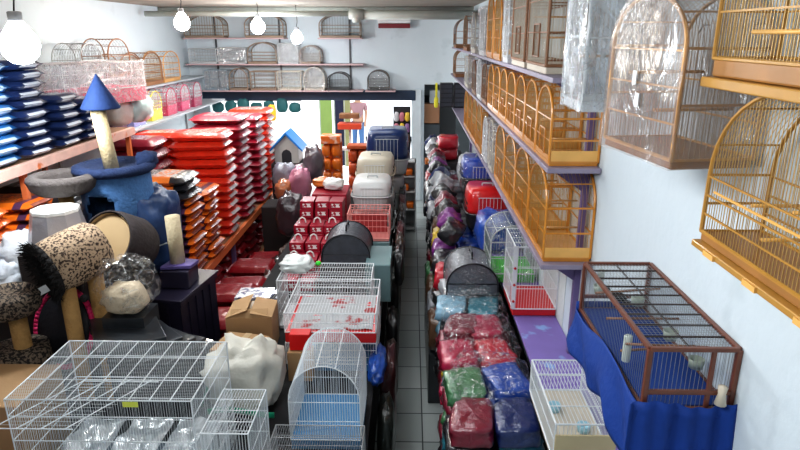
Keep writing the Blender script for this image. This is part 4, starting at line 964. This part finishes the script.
# red boxes in a stair
RB = mat('red_white_box', (.36, .008, .03), .35, 0, .15, 9, coat=.4, marks=(({0: (0, .05), 2: (.05, .022), 1: (-.1, .05)}, (.8, .78, .76), 22),))
k = 0
rows = [(5.72, (-1.20, -1.03), 1), (6.05, (-1.22, -1.05, -.88), 2), (6.32, (-1.22, -1.05, -.88), 3), (6.62, (-1.22, -1.05, -.88), 4), (6.92, (-1.20, -1.03, -.86), 6)]
where = ('foremost short row', 'nearest row', 'second row', 'third row', 'farthest row')
for ri, (y, xs, n) in enumerate(rows):
    for xi, x in enumerate(xs):
        for i in range(n):
            o = MB().box(-.078, .078, -.12, .12, 0, .098).build('product_box', RB, bevel=.004)
            o.location = (x+R.uniform(-.006, .006), y+R.uniform(-.01, .01), TZ+.10*i); o.rotation_euler.z = R.uniform(-.06, .06)
            tag(o, 'red and white box, %s in the %s column of the %s' % (nth(n-1-i, n), ('left', 'second', 'third')[xi], where[ri]), 'box', 'red and white product boxes on the island')
bag3(334, 190, 7.35, .26, .22, .14, (.80, .80, .78), 'white and teal crumpled packet on the red boxes', 41, z=1.56)
block(-.98, 7.38, TZ, .42, .5, .60, mat('wine_card', (.34, .01, .03), .5), 'wine red carton behind the red and white boxes')
bag3(322, 191, 7.5, .22, .20, .12, (.85, .25, .05), 'orange packet beside the white one on the wine carton', 42, z=1.556)
# dark hanging bags along the island's aisle side
for i in range(12):
    y = 3.35+i*.55; c = [(.018, .018, .02), (.05, .035, .03), (.10, .03, .035), (.03, .035, .03)][(i*7) % 4]
    o = MB().blob(.13, .46, .50+.15*(i % 3), .6, .10, 50+i, 2.4, 18, 14).build('hanging_bag', mat('dark_bag%d' % ((i*7) % 4), c, .35, 0, .3, 9, bump=.7, bscale=9, coat=.5)); o.location = (-.17, y, .12+.05*(i % 2))
    tag(o, 'dark bag hanging on the aisle side of the island, %s from the front' % ORD[i], 'bag', 'dark bags along the aisle side of the island')
for i in range(7):
    y = 5.9+i*.42; o = MB().blob(.10, .40, .38, .6, .10, 80+i, 2.4, 18, 14).build('hanging_bag', mat('dark_bag%d' % (i % 3), (.02, .02, .022), .35)); o.location = (-.11, y, .93)
    tag(o, 'dark upper bag beside the stacked carriers, %s from the front' % ORD[i], 'bag', 'dark bags beside the carriers')
# ================================================================ RIGHT SIDE PILES
t = thing('display_bench', 'low dark bench under the packets along the right wall', 'bench', (.72, 7.2, 0))
MB().box(-.34, .34, -4.4, 4.2, .56, .60).build('bench_top', DKM, t); 
for y in (-4.3, -1.5, 1.5, 4.1):
    for x in (-.3, .3): MB().box(x-.02, x+.02, y-.02, y+.02, 0, .56).build('leg', DKM, t)
PAL = {'red': (.50, .012, .03), 'crimson': (.42, .01, .06), 'wine': (.20, .01, .03), 'black': (.02, .02, .024), 'navy': (.01, .025, .12), 'royal blue': (.01, .07, .38), 'teal': (.04, .20, .26), 'grey': (.20, .21, .23), 'silver': (.45, .47, .5), 'purple': (.20, .03, .22), 'brown': (.13, .07, .04), 'pink': (.65, .14, .25), 'yellow': (.65, .45, .03), 'green': (.05, .18, .07), 'pale blue': (.25, .45, .58)}
def wrapm(nm): return mat('wrapped_'+nm.replace(' ', '_'), PAL[nm], .4, 0, .3, 7, bump=1.0, bscale=11, coat=1)
pk = {}
def packet(x, y, z, w, l, h, col, label, group, sd, rz=0, film_=False, ry=0):
    key = (col, sd % 3, round(w, 2), round(l, 2), round(h, 2))
    t = None
    if key in pk: o = pk[key].copy(); C.objects.link(o)
    else:
        o = MB().blob(w, l, h, .42, .10, sd % 3+60, 2.2, 20, 12).build('wrapped_cushion', wrapm(col)); pk[key] = o
    o.location = (x, y, z); o.rotation_euler = (0, ry, rz)
    tag(o, label, 'pet cushion', group); return o
seq = [  # Y, x list, columns from the bottom to the top
 (3.05, ['black', 'navy', 'black', 'wine'], ['navy', 'teal', 'royal blue', 'navy']),
 (3.42, ['black', 'wine', 'teal', 'green'], ['black', 'navy', 'royal blue', 'royal blue']),
 (3.80, ['wine', 'black', 'grey', 'crimson'], ['black', 'wine', 'red', 'red']),
 (4.18, ['black', 'wine', 'yellow', 'wine'], ['wine', 'crimson', 'red', 'crimson']),
 (4.56, ['black', 'grey', 'wine', 'pale blue'], ['wine', 'teal', 'wine', 'teal']),
 (4.94, ['black', 'black', 'teal', 'silver'], ['crimson', 'wine', 'crimson', 'wine']),
 (5.32, ['black', 'wine', 'black', 'red'], ['wine', 'black', 'wine', 'crimson']),
 (5.70, ['black', 'brown', 'black', 'black'], ['wine', 'navy', 'red', 'grey']),
 (6.08, ['brown', 'green', 'brown', 'purple'], ['black', 'navy', 'royal blue', 'royal blue']),
 (6.46, ['black', 'purple', 'brown', 'yellow'], ['grey', 'black', 'navy', 'royal blue']),
 (6.84, ['black', 'silver', 'purple', 'brown'], ['black', 'grey', 'black', 'silver']),
 (7.22, ['wine', 'black', 'silver', 'black'], ['black', 'grey', 'black', 'grey']),
 (7.60, ['black', 'silver', 'black', 'silver'], ['grey', 'black', 'silver', 'black']),
 (7.98, ['black', 'red', 'black', 'navy'], ['black', 'grey', 'black', 'grey']),
 (8.36, ['black', 'black', 'navy', 'silver'], ['black', 'purple', 'wine', 'grey']),
 (8.74, ['black', 'navy', 'silver', 'black'], ['grey', 'black', 'silver', 'silver']),
 (9.12, ['black', 'black', 'navy', 'navy'], ['grey', 'black', 'silver', 'wine']),
 (9.50, ['black', 'silver', 'black', 'red'], ['grey', 'black', 'silver', 'silver'])]
NUM = ORD+['fifteenth','sixteenth','seventeenth','eighteenth','nineteenth']
for j, (y, ca, cb) in enumerate(seq):
    for ci, (cx, cols_) in enumerate(((.37, ca), (.61, cb))):
        z = .602; near = y < 5.2; lay = ([cols_[0], cols_[1], cols_[2], cols_[3], cols_[(ci+j) % 4], cols_[3]] if near else cols_); nl = len(lay)
        for i, c in enumerate(lay):
            h = (.115 if near else .19)+.02*((i+j) % 2); jt = .035 if near else .025
            packet(cx+R.uniform(-jt, jt), y+R.uniform(-.03, .03), z, .25, .36, h, c, '%s wrapped cushion, %s, %s pile from the front, %s column' % (c, nth(nl-1-i, nl), NUM[j], ('aisle side', 'wall side')[ci]), 'wrapped cushions piled on the bench', i+j, R.uniform(-.3, .3) if near else R.uniform(-.15, .15)); z += h*(.95 if near else .88)
# film sheets over the near piles
for k, (px, py, Y, sx, sy, sz) in enumerate(((505, 350, 3.9, .50, .5, .3), (490, 322, 4.35, .50, .5, .32), (500, 395, 3.35, .5, .5, .3), (478, 300, 4.9, .4, .5, .3))):
    o = MB().blob(sx, sy, sz, .5, .10, 90+k, 3, 24, 16).build('clear_wrapper', film('pile_film', .03, .55, (.8, .82, .85), 7, 1, .12, .25)); o.location = (.50, Y, 1.14); tag(o, 'crinkled clear wrapper over the packets, %s from the front of the right pile' % ['second', 'third', 'first', 'fourth'][k], 'plastic wrapper', 'clear wrappers over the near packets')
# left-leaning dark shiny packages by the aisle, far
for i in range(16):
    y = 5.9+i*.36; c = ['black', 'silver', 'black', 'navy', 'black', 'purple', 'silver', 'wine'][(i*5) % 8]
    packet(.36, y, 1.40, .22, .30, .22, c, '%s shiny packet leaning at the pile edge, %s from the front' % (c, NUM[i]), 'shiny packets at the aisle edge of the pile', i, R.uniform(-.4, .4), ry=.6)
# packets on the floor side
for i, (px, py, Y, c) in enumerate(((436, 235, 6.6, 'green'), (430, 262, 6.2, 'brown'), (434, 282, 5.9, 'grey'), (440, 300, 5.6, 'brown'))):
    z = 1.0 if i == 0 else .9-.12*i
    packet(.25, 6.5-.42*i, .56, .15, .38, .34, c, '%s packet standing out into the aisle, %s from the far side' % (c, ORD[i]), 'packets jutting into the aisle', i)
t = thing('floor_crate_row', 'low black crates on the floor carrying the jutting packets', 'crate', (.25, 5.9, 0))
MB().box(-.07, .07, -.8, .8, 0, .54).build('crate_body', CR, t, bevel=.01)
# on shelf four (z 1.4)
carrier('pet_carrier', 'royal blue plastic pet carrier with black base under the cage shelves', (.83, 7.1, 1.60), .46, .52, .42, BLACKP, mat('royal_plastic', (.01, .06, .42), .3, coat=.4), rz=PI/2*0, wrap=FILML)
carrier('pet_carrier', 'bright red plastic pet carrier with black base nearer than the blue one', (.835, 6.42, 1.402), .48, .54, .44, BLACKP, REDP, split=.42)
block(.86, 7.1, 1.402, .42, .5, .195, BLACKP, 'black box under the royal blue carrier')
for k, (y, c, h) in enumerate(((7.75, 'wine', .44), (8.35, 'silver', .40), (8.05, 'grey', .3))):
    if k < 2: packet(.86, y, 1.402, .4, .5, h, c, '%s wrapped bundle on the shelf behind the blue carrier, %s' % (c, ['nearer', 'farther'][k]), None, k)
packet(.86, 5.72, 1.402, .42, .5, .34, 'royal blue', 'big royal blue cushion in shiny plastic between red carrier and round cage', None, 2)
dome_bag(470, 280, 4.9, .42, .42, .30, 1.30, mat('grey_nylon', (.13, .14, .16), .35, 0, .3, 8, bump=.6, coat=.9), 'dark grey round topped bag in shiny plastic left of the white cages', FILML)
t = cage('hamster_cage', 'grey round topped cage with green base behind the white cage', (.86, 4.98, 1.402), .38, .42, .50, GREYP, GREYW, 0, 'y', .36, .022, .0014, .006, .08, mat('lime_tray', (.08, .52, .05), .4), 2, None, False, FILM, cat='hamster cage')
t = cage('wire_cage', 'tall white wire cage with red tray on the lilac shelf', (.922, 4.36, 1.402),   .32, .44, .54, WHITEW, WHITEW, 0, None, None, .020, .0015, .005, .055, REDP, 2, None, True)
for z in (.12, .25, .38): MB().lathe([(.001, -.012), (.012, 0), (.001, .012)], 8, (-.16, -.232, z)).build('red_clip', REDP, t)
MB().box(-.175, -.145, -.228, -.222, .06, .55).build('white_strip', WHITEP, t)
# near cage with pale wooden base
t = cage('wire_cage', 'white striped wire cage with pale wooden front at the near shelf end', (.845, 2.80, 1.402), .29, .60, .225, WHITEW, WHITEW, 0, None, None, .019, .0020, .005, .03, PW, 1, None, False)
MB().box(-.146, .146, -.312, -.302, .0, .17).build('wooden_front', mat('pale_plywood', (.60, .50, .30), .6, 0, .12, 6), t)
for k, (x, y, z) in enumerate(((-.05, .1, .03), (.06, -.08, .03))): MB().lathe([(.001, 0), (.03, 0), (.035, .04), (.03, .04), (.001, .01)], 14).build('feeder_cup', mat('cyan_cup', (.35, .6, .7), .3), t, loc=(x, y, z))
t.rotation_euler.z = math.radians(0)
# far right: dark boxes on shelf at the back under lowest cage shelf
for k in range(2):
    t = thing('tool_organizer', 'black drawer organiser at the far end of the wall shelves, %s' % ['left one', 'right one'][k], 'organizer', (.66+.26*k, 11.55, 2.10+.0), 0, 'black organisers at the far end')
    MB().box(-.12, .12, -.1, .1, 0, .44).build('case', BLACKP, t, bevel=.01)
    for q in range(5): MB().box(-.10, .10, -.108, -.1, .02+.082*q, .085+.082*q).build('drawer', mat('dark_drawer', (.05, .055, .07), .3), t, bevel=.003)
t = thing('hanging_brush', 'yellow brush hanging at the far end of the wall shelves', 'brush', (.47, 11.4, 2.1))
MB().box(-.02, .02, -.01, .01, .18, .45).build('handle', mat('yellow_plastic', (.75, .70, .05), .4), t, bevel=.004); MB().blob(.08, .05, .2, .7, .1, 3).build('bristles', mat('yellow_plastic', (.75, .70, .05), .4), t)
# passage stuff
block(.62, 13.5, 0, .7, .6, 2.10, mat('dark_shelf', (.03, .035, .04), .6), 'dark cupboard standing in the passage behind the door post', 'dark_cupboard', cat='cupboard')
block(.42, 12.95, 1.62, .36, .3, .40, mat('brown_card', (.30, .16, .09), .8), 'brown carton high in the dark passage')
block(.42, 12.95, 1.0, .38, .32, .60, mat('dark_carton2', (.05, .06, .07), .7), 'dark grey crate under the brown carton in the passage')
block(.42, 12.95, 0, .40, .34, .98, mat('dark_carton2', (.05, .06, .07), .7), 'dark lowest crate under the brown carton in the passage')
block(.50, 12.93, 2.03, .22, .2, .26, mat('pale_grey_box', (.35, .38, .40), .6), 'pale grey box on top of the carton in the passage')
for k, (c, y, z) in enumerate((('red', 10.1, 1.40), ('yellow', 10.45, 1.42), ('pink', 10.8, 1.40), ('red', 10.0, 1.60))):
    packet(.62, y, z, .34, .34, .22, c, '%s cushion on the far right heap, %s' % (c, ['nearest', 'second', 'farthest', 'upper one'][k]), None, k)
block(.66, 10.4, .602, .5, 1.1, .79, mat('dark_carton', (.06, .05, .05), .7), 'dark box under the coloured cushions at the far right')
# ================================================================ FAR FLOOR DISPLAYS NEAR THE STREET
ORP = mat('orange_packet', (.85, .20, .02), .35, 0, .2, 12, coat=.5, marks=(({2: (.0, .02), 0: (0, .04)}, (.75, .72, .7), 30),))
def display(name, label, x, y, w, l, h, header, hm, n_rows, n_cols, pm, plabel, grp, post=BLACKP):
    t = thing(name, label, 'display stand', (x, y, 0))
    MB().box(-w/2, w/2, -l/2, l/2, 0, .06).build('base', post, t)
    MB().box(-w/2, w/2, l/2-.02, l/2, .06, h).build('back_panel', hm, t)
    MB().box(-w/2, w/2, -l/2, l/2, h, h+header).build('header_card', hm, t, bevel=.01)
    for i in range(n_rows):
        for j in range(n_cols):
            o = MB().blob(w/n_cols*.9, l*.6, (h-.1)/n_rows*.9, .5, .08, i+j, 2, 12, 8).build('snack_packet', pm)
            o.location = (x-w/2+w*(j+.5)/n_cols, y-l*.1, .1+(h-.1)*i/n_rows); tag(o, plabel % (nth(n_rows-1-i, n_rows), ['left', 'middle', 'right'][j] if n_cols > 1 else 'only'), 'packet', grp)
    return t
display('display_stand', 'tall orange cardboard display stand before the bright street opening', -1.22, 9.35, .30, .26, 1.80, .12, mat('orange_card', (.80, .18, .03), .5, 0, .2, 6, col2=(.8, .5, .4), c2scale=9), 8, 2, ORP, 'orange snack packet, %s in the %s column of the tall display', 'orange packets on the tall display')
display('display_stand', 'second orange stand with dark packets right of the tall one', -.86, 9.9, .34, .26, 1.62, .06, mat('orange_brown_card', (.48, .10, .03), .5, 0, .2, 6), 7, 2, mat('rust_packet', (.55, .10, .03), .35, 0, .3, 12, coat=.5), 'rust orange packet, %s in the %s column of the second display', 'rust packets on the second display')
t = thing('snack_rack', 'thin white pole rack with red snack trays between the orange stands', 'rack', (-1.03, 10.4, 0))
MB().seg((0, 0, 0), (0, 0, 1.95), .02, 8).build('pole', WHITEP, t); MB().box(-.16, .16, -.12, .12, 0, .04).build('base', WHITEP, t)
MB().box(-.2, .2, -.12, .12, 1.86, 1.96).build('red_tray', mat('red_card', (.7, .09, .04), .5), t, bevel=.01)
MB().box(-.17, .17, -.10, .10, 1.5, 1.54).build('white_tray', WHITEP, t); MB().box(-.17, .17, -.10, .10, 2.04, 2.12).build('brown_tray', BRNWOOD, t, bevel=.01)
# doghouse
p = P(288, 165, 9.6)
t = thing('dog_house', 'pale plastic doghouse with a bright blue gabled roof', 'dog house', (p.x, 9.75, p.z+.04)); t.scale = (.70, .70, .72)
W2 = .27; hb = .36
MB().prism([(-W2, 0), (W2, 0), (W2, hb), (0, hb+.26), (-W2, hb)], -.3, .3).build('walls', mat('pale_grey_house', (.52, .53, .52), .5), t, bevel=.01)
for s_ in (-1, 1):
    mb = MB(); mb.prism([(0, hb+.27), (s_*(W2+.10), hb-.10), (s_*(W2+.10), hb-.05), (0, hb+.34)][::s_], -.36, .36); mb.build('roof_panel', mat('bright_blue_roof', (.03, .25, .72), .4), t, bevel=.008)
MB().prism([(-.11, .02), (.11, .02), (.11, .22), (.07, .28), (0, .31), (-.07, .28), (-.11, .22)], -.308, -.300).build('entrance', mat('dark_entrance', (.04, .04, .05), .9), t)
block(p.x, 9.75, 0, .50, .5, p.z+.035, mat('dark_carton', (.06, .05, .05), .7), 'dark crate stack under the doghouse', 'dark_crate', cat='crate')
wp = P(285, 140, 10.9); block(wp.x, 10.9, 0, .4, .4, wp.z+.0, TEAL, 'teal box behind the doghouse by the opening', 'storage_box')
# clothing and bags in front of the doghouse
heap = [(300, 185, 8.6, .32, .5, (.55, .22, .32), 'pink wrapped garment hanging before the doghouse', 101), (285, 178, 8.8, .34, .45, (.30, .30, .36), 'grey lilac plastic bundle below the doghouse', 102), (314, 165, 9.0, .30, .55, (.12, .10, .12), 'dark plush bundle right of the doghouse', 103), (290, 215, 7.9, .36, .6, (.07, .05, .06), 'black wrapped garment hanging beside the red boxes', 104), (303, 175, 9.1, .3, .36, (.20, .13, .14), 'brownish wrapped bundle between doghouse and orange stand', 105), (284, 190, 8.5, .24, .30, (.60, .22, .10), 'orange and white packet heap under the grey bundle', 106)]
for (px, py, Y, sx, sz, c, lb, sd) in heap: bag3(px, py, Y, sx, .34, sz, c, lb, sd, nm='wrapped_bundle', coat=.9, amp=.12)
t = thing('garment_rack', 'dark garment rack holding wrapped bundles before the doghouse', 'rack', (-1.86, 8.6, 0))
MB().box(-.33, .33, -.02, .45, 0, .98).build('rack_body', mat('dark_carton', (.06, .05, .05), .7), t, bevel=.02)
for i in range(5):
    y = 5.9+i*.52
    o = MB().blob(.34, .5, .62, .65, .12, 120+i, 2.3, 20, 14).build('wrapped_bundle', mat('brown_film%d' % (i % 2), ((.12, .07, .06), (.07, .04, .04))[i % 2], .3, 0, .4, 8, bump=1, bscale=8, coat=1)); o.location = (-1.70+.01*i, y, 0); tag(o, 'dim brown bundle in film on the floor left of the island, %s from the front' % ORD[i], 'bundle', 'brown bundles between rack and island')
# right hand street display with hanging goods, small shelves
t = thing('goods_display', 'slim dark wire display of small hanging goods beside the door post', 'display stand', (-.16, 11.4, 0))
MB().box(-.16, .16, .02, .05, 0, 2.12).build('back_mesh', mat('dark_mesh', (.03, .03, .035), .5), t); MB().box(-.18, .18, -.16, .05, 0, .05).build('base', BLACKP, t)
GC = [('black', (.02, .02, .02)), ('lilac', (.30, .16, .34)), ('white', (.6, .6, .62)), ('navy', (.03, .04, .12)), ('yellow', (.75, .52, .06)), ('grey', (.2, .2, .24)), ('brown', (.2, .1, .07)), ('rose', (.55, .2, .25))]
cnt = 0
for i in range(7):
    for j in range(3):
        nm, c = GC[(i*3+j*5) % 8]
        o = MB().blob(.095, .08, .17, .7, .12, i+j, 2.4, 12, 8).build('hanging_toy', mat('toy_'+nm, c, .5, 0, .3, 14)); o.location = (-.26+.1*j, 11.37, .62+.205*i)
        tag(o, '%s small hanging item, %s row down, %s on the slim dark display' % (nm, ORD[6-i], ['left', 'middle', 'right'][j]), 'pet toy', 'small goods hanging on the slim dark display')
t = thing('shelf_unit', 'white shelf unit with orange packets at the aisle end', 'shelving', (-.07, 10.6, 0))
for z in (.06, .42, .74, 1.02, 1.28): MB().box(-.17, .17, -.16, .16, z-.02, z).build('shelf', mat('offwhite', (.55, .56, .56), .5), t)
MB().box(-.17, -.15, -.16, .16, 0, 1.28).box(.15, .17, -.16, .16, 0, 1.28).box(-.17, .17, .14, .16, 0, 1.28).build('frame', mat('offwhite', (.55, .56, .56), .5), t)
for k, (x, z) in enumerate(((-.08, 1.022), (.05, 1.022), (-.02, .742), (.07, .422))): 
    o = MB().blob(.13, .2, .12, .5, .08, k).build('snack_packet', ORP); o.location = (-.07+x, 10.55, z); tag(o, 'orange packet on the white shelf unit, %s' % ['top left', 'top right', 'middle shelf', 'low shelf'][k], 'packet')
for k in range(4):
    block(-.25, 9.45+.28*k, 0, .22, .26, .46+.12*(k % 2), mat('dark_carton2', (.05, .06, .07), .7), 'dark box at the far aisle end, %s from the front' % ORD[k], 'carton')
# orange crate seen low in the passage door
block(.42, 11.9, .602+.35, .26, .2, .10, mat('orange_card2', (.65, .20, .05), .5), 'small orange box low beside the dark passage', 'carton')
block(.42, 11.9, 0, .30, .26, .948, mat('dark_carton2', (.05, .06, .07), .7), 'dark pedestal under the small orange box by the passage', 'pedestal', cat='pedestal')
# ================================================================ OUTSIDE
def panel(px, py, Y, w, z0, z1, c, lb):
    p = P(px, py, Y); t = thing('street_banner', lb, 'banner', (p.x, Y, 0))
    MB().box(-w/2, w/2, -.01, .01, z0, z1).build('cloth_panel', mat('banner_%02x' % (hash(lb) & 0xffff if False else len(lb)*7+px), c, .8), t)
    MB().seg((-w/2, 0, z1), (w/2, 0, z1), .02, 8).seg((-w/2+.02, 0, 0), (-w/2+.02, 0, z1), .015, 6).build('pole', GREYP, t)
panel(326, 125, 14.6, .30, .3, 2.6, (.30, .42, .12), 'lime green hanging banner outside the opening')
panel(339, 115, 14.8, .24, .3, 2.6, (.03, .03, .08), 'dark navy banner outside next to the lime green one')
panel(347, 115, 14.7, .16, .3, 2.6, (.36, .34, .16), 'narrow olive banner outside between navy and the person')
t = thing('hanging_goods', 'teal green packaged goods hanging under the header at the left of the opening', 'merchandise', (-3.0, 12.45, 1.88))
mb = MB()
for k in range(7): mb.blob(.24, .12, .2+.04*(k % 3), .7, .1, k, 2, 12, 8, (-.9+.26*k, 0, 0))
mb.build('goods', mat('teal_goods', (.02, .12, .13), .6, 0, .5, 5), t)
MB().seg((-1.0, 0, .24), (.8, 0, .24), .01, 6).build('rail', BLACKP, t)
o = MB().blob(.16, .12, .30, .6, .1, 4).build('hanging_packet', mat('amber_packet', (.85, .50, .03), .5)); p = P(272, 113, 11.6); o.location = (p.x, 11.6, p.z-.15); tag(o, 'amber yellow packet hanging above the doghouse', 'packet')
# car
t = thing('parked_car', 'pale grey car parked in the bright street', 'car', (P(392, 110, 21.5).x, 21.5, 0), PI/2)
prof = [(-2.0, .25), (2.0, .25), (2.05, .75), (1.2, .95), (.6, 1.42), (-.9, 1.45), (-1.6, 1.0), (-2.05, .9)]
MB().prism(prof, -.8, .8).build('body', mat('car_grey', (.75, .77, .80), .3, .3), t, bevel=.05)
MB().prism([(-1.35, .98), (1.0, .96), (.5, 1.36), (-.85, 1.39)], -.81, .81).build('windows', mat('car_glass', (.03, .04, .05), .1), t)
for x in (-1.3, 1.3):
    for y in (-.72, .72): MB().seg((x, y-.1, .32), (x, y+.1, .32), .32, 20).build('wheel', BLACKP, t)
# person: skinned body seen from behind
PY = 18.2; pp = P(358, 118, PY)
def skin(name, nodes, edges, m, parent, sub=1):
    me = bpy.data.meshes.new(name); me.from_pydata([n[0] for n in nodes], edges, []); me.materials.append(m)
    o = bpy.data.objects.new(name, me); C.objects.link(o); o.parent = parent
    md = o.modifiers.new('skin', 'SKIN'); md.use_smooth_shade = True
    for i, n in enumerate(nodes):
        sv = me.skin_vertices[0].data[i]; sv.radius = n[1] if isinstance(n[1], tuple) else (n[1], n[1]); sv.use_root = (i == 0)
    sb = o.modifiers.new('sub', 'SUBSURF'); sb.levels = sb.render_levels = sub
    return o
SKIN_ = mat('skin', (.42, .24, .16), .6)
t = thing('person', 'person in a mauve shirt and blue jeans standing outside in the street', 'person', (pp.x, PY, 0))
nodes = [((0, 0, .98), (.15, .11)), ((0, 0, 1.18), (.14, .10)), ((0, 0, 1.38), (.17, .11)), ((0, 0, 1.50), (.065, .065)), ((0, -.01, 1.60), (.085, .095)), ((0, -.01, 1.70), (.08, .09)),
         ((.19, 0, 1.42), .06), ((.25, .02, 1.16), .045), ((.22, -.10, .94), .035), ((.215, -.13, .86), (.04, .022)),
         ((-.19, 0, 1.42), .06), ((-.26, .02, 1.16), .045), ((-.24, -.08, .94), .035), ((-.235, -.10, .86), (.04, .022)),
         ((.09, 0, .90), .09), ((.10, -.01, .50), .06), ((.10, .02, .09), .042), ((.11, -.14, .04), .04),
         ((-.09, 0, .90), .09), ((-.11, .03, .50), .06), ((-.12, .06, .09), .042), ((-.13, -.10, .04), .04)]
ed = [(0,1),(1,2),(2,3),(3,4),(4,5),(2,6),(6,7),(7,8),(8,9),(2,10),(10,11),(11,12),(12,13),(0,14),(14,15),(15,16),(16,17),(0,18),(18,19),(19,20),(20,21)]
for s_, b0 in ((1, 9), (-1, 13)):
    base = nodes[b0][0]
    for q in range(4):
        nodes.append(((base[0]+s_*.0+(-.026+.017*q), base[1]-.02, base[2]-.045), .009)); nodes.append(((base[0]-.026+.017*q, base[1]-.015, base[2]-.085+.006*abs(q-1.5)), .008)); ed += [(b0, len(nodes)-2), (len(nodes)-2, len(nodes)-1)]
    nodes.append(((base[0]-s_*.035, base[1]-.03, base[2]-.03), .009)); ed.append((b0, len(nodes)-1))
skin('body', nodes, ed, SKIN_, t)
skin('shirt', [((0, 0, .93), (.175, .135)), ((0, 0, 1.18), (.165, .125)), ((0, 0, 1.38), (.19, .13)), ((0, 0, 1.47), (.09, .085)), ((.20, 0, 1.42), .075), ((.25, .01, 1.24), .068), ((-.20, 0, 1.42), .075), ((-.255, .01, 1.24), .068)], [(0,1),(1,2),(2,3),(2,4),(4,5),(2,6),(6,7)], mat('mauve_shirt', (.30, .17, .19), .8), t)
skin('jeans', [((0, 0, .96), (.165, .125)), ((.09, 0, .86), .11), ((.10, -.01, .50), .08), ((.10, .02, .12), .065), ((-.09, 0, .86), .11), ((-.11, .03, .50), .08), ((-.12, .06, .12), .065)], [(0,1),(1,2),(2,3),(0,4),(4,5),(5,6)], mat('blue_jeans', (.06, .14, .30), .8), t)
MB().blob(.20, .22, .18, .9, .05, 3, 2, 18, 12, (0, .02, 1.64)).build('hair', mat('dark_hair', (.03, .02, .015), .8), t)

bag3(377, 352, 4.05, .13, .5, .16, (.01, .08, .38), 'royal blue plastic bag squeezed beside the wire cages at the aisle edge', 131, z=TZ+.002)

# small white handles of rope on some of the product boxes
for k in range(9):
    x, y = [(-1.22, 6.05), (-1.05, 6.05), (-.88, 6.05), (-1.22, 6.32), (-1.05, 6.32), (-.88, 6.32), (-1.22, 6.62), (-1.05, 6.62), (-.88, 6.62)][k]; n_ = [2, 2, 2, 3, 3, 3, 4, 4, 4][k]
    o = MB().tube([(-.04, 0, 0), (-.03, 0, .045), (0, .01, .06), (.03, 0, .045), (.04, 0, 0)], .009, 6).build('rope_toy', mat('white_rope', (.8, .78, .75), .8)); o.location = (x, y-.03, TZ+.10*n_+.008)
    tag(o, 'white rope loop on the red boxes, %s from the left in the %s row' % (ORD[k % 3], ORD[k//3]), 'rope', 'white rope loops on the red boxes')
for kd in KINDS:
    for p_ in (kd.protos or []):
        if not p_[1]: bpy.data.objects.remove(p_[0])
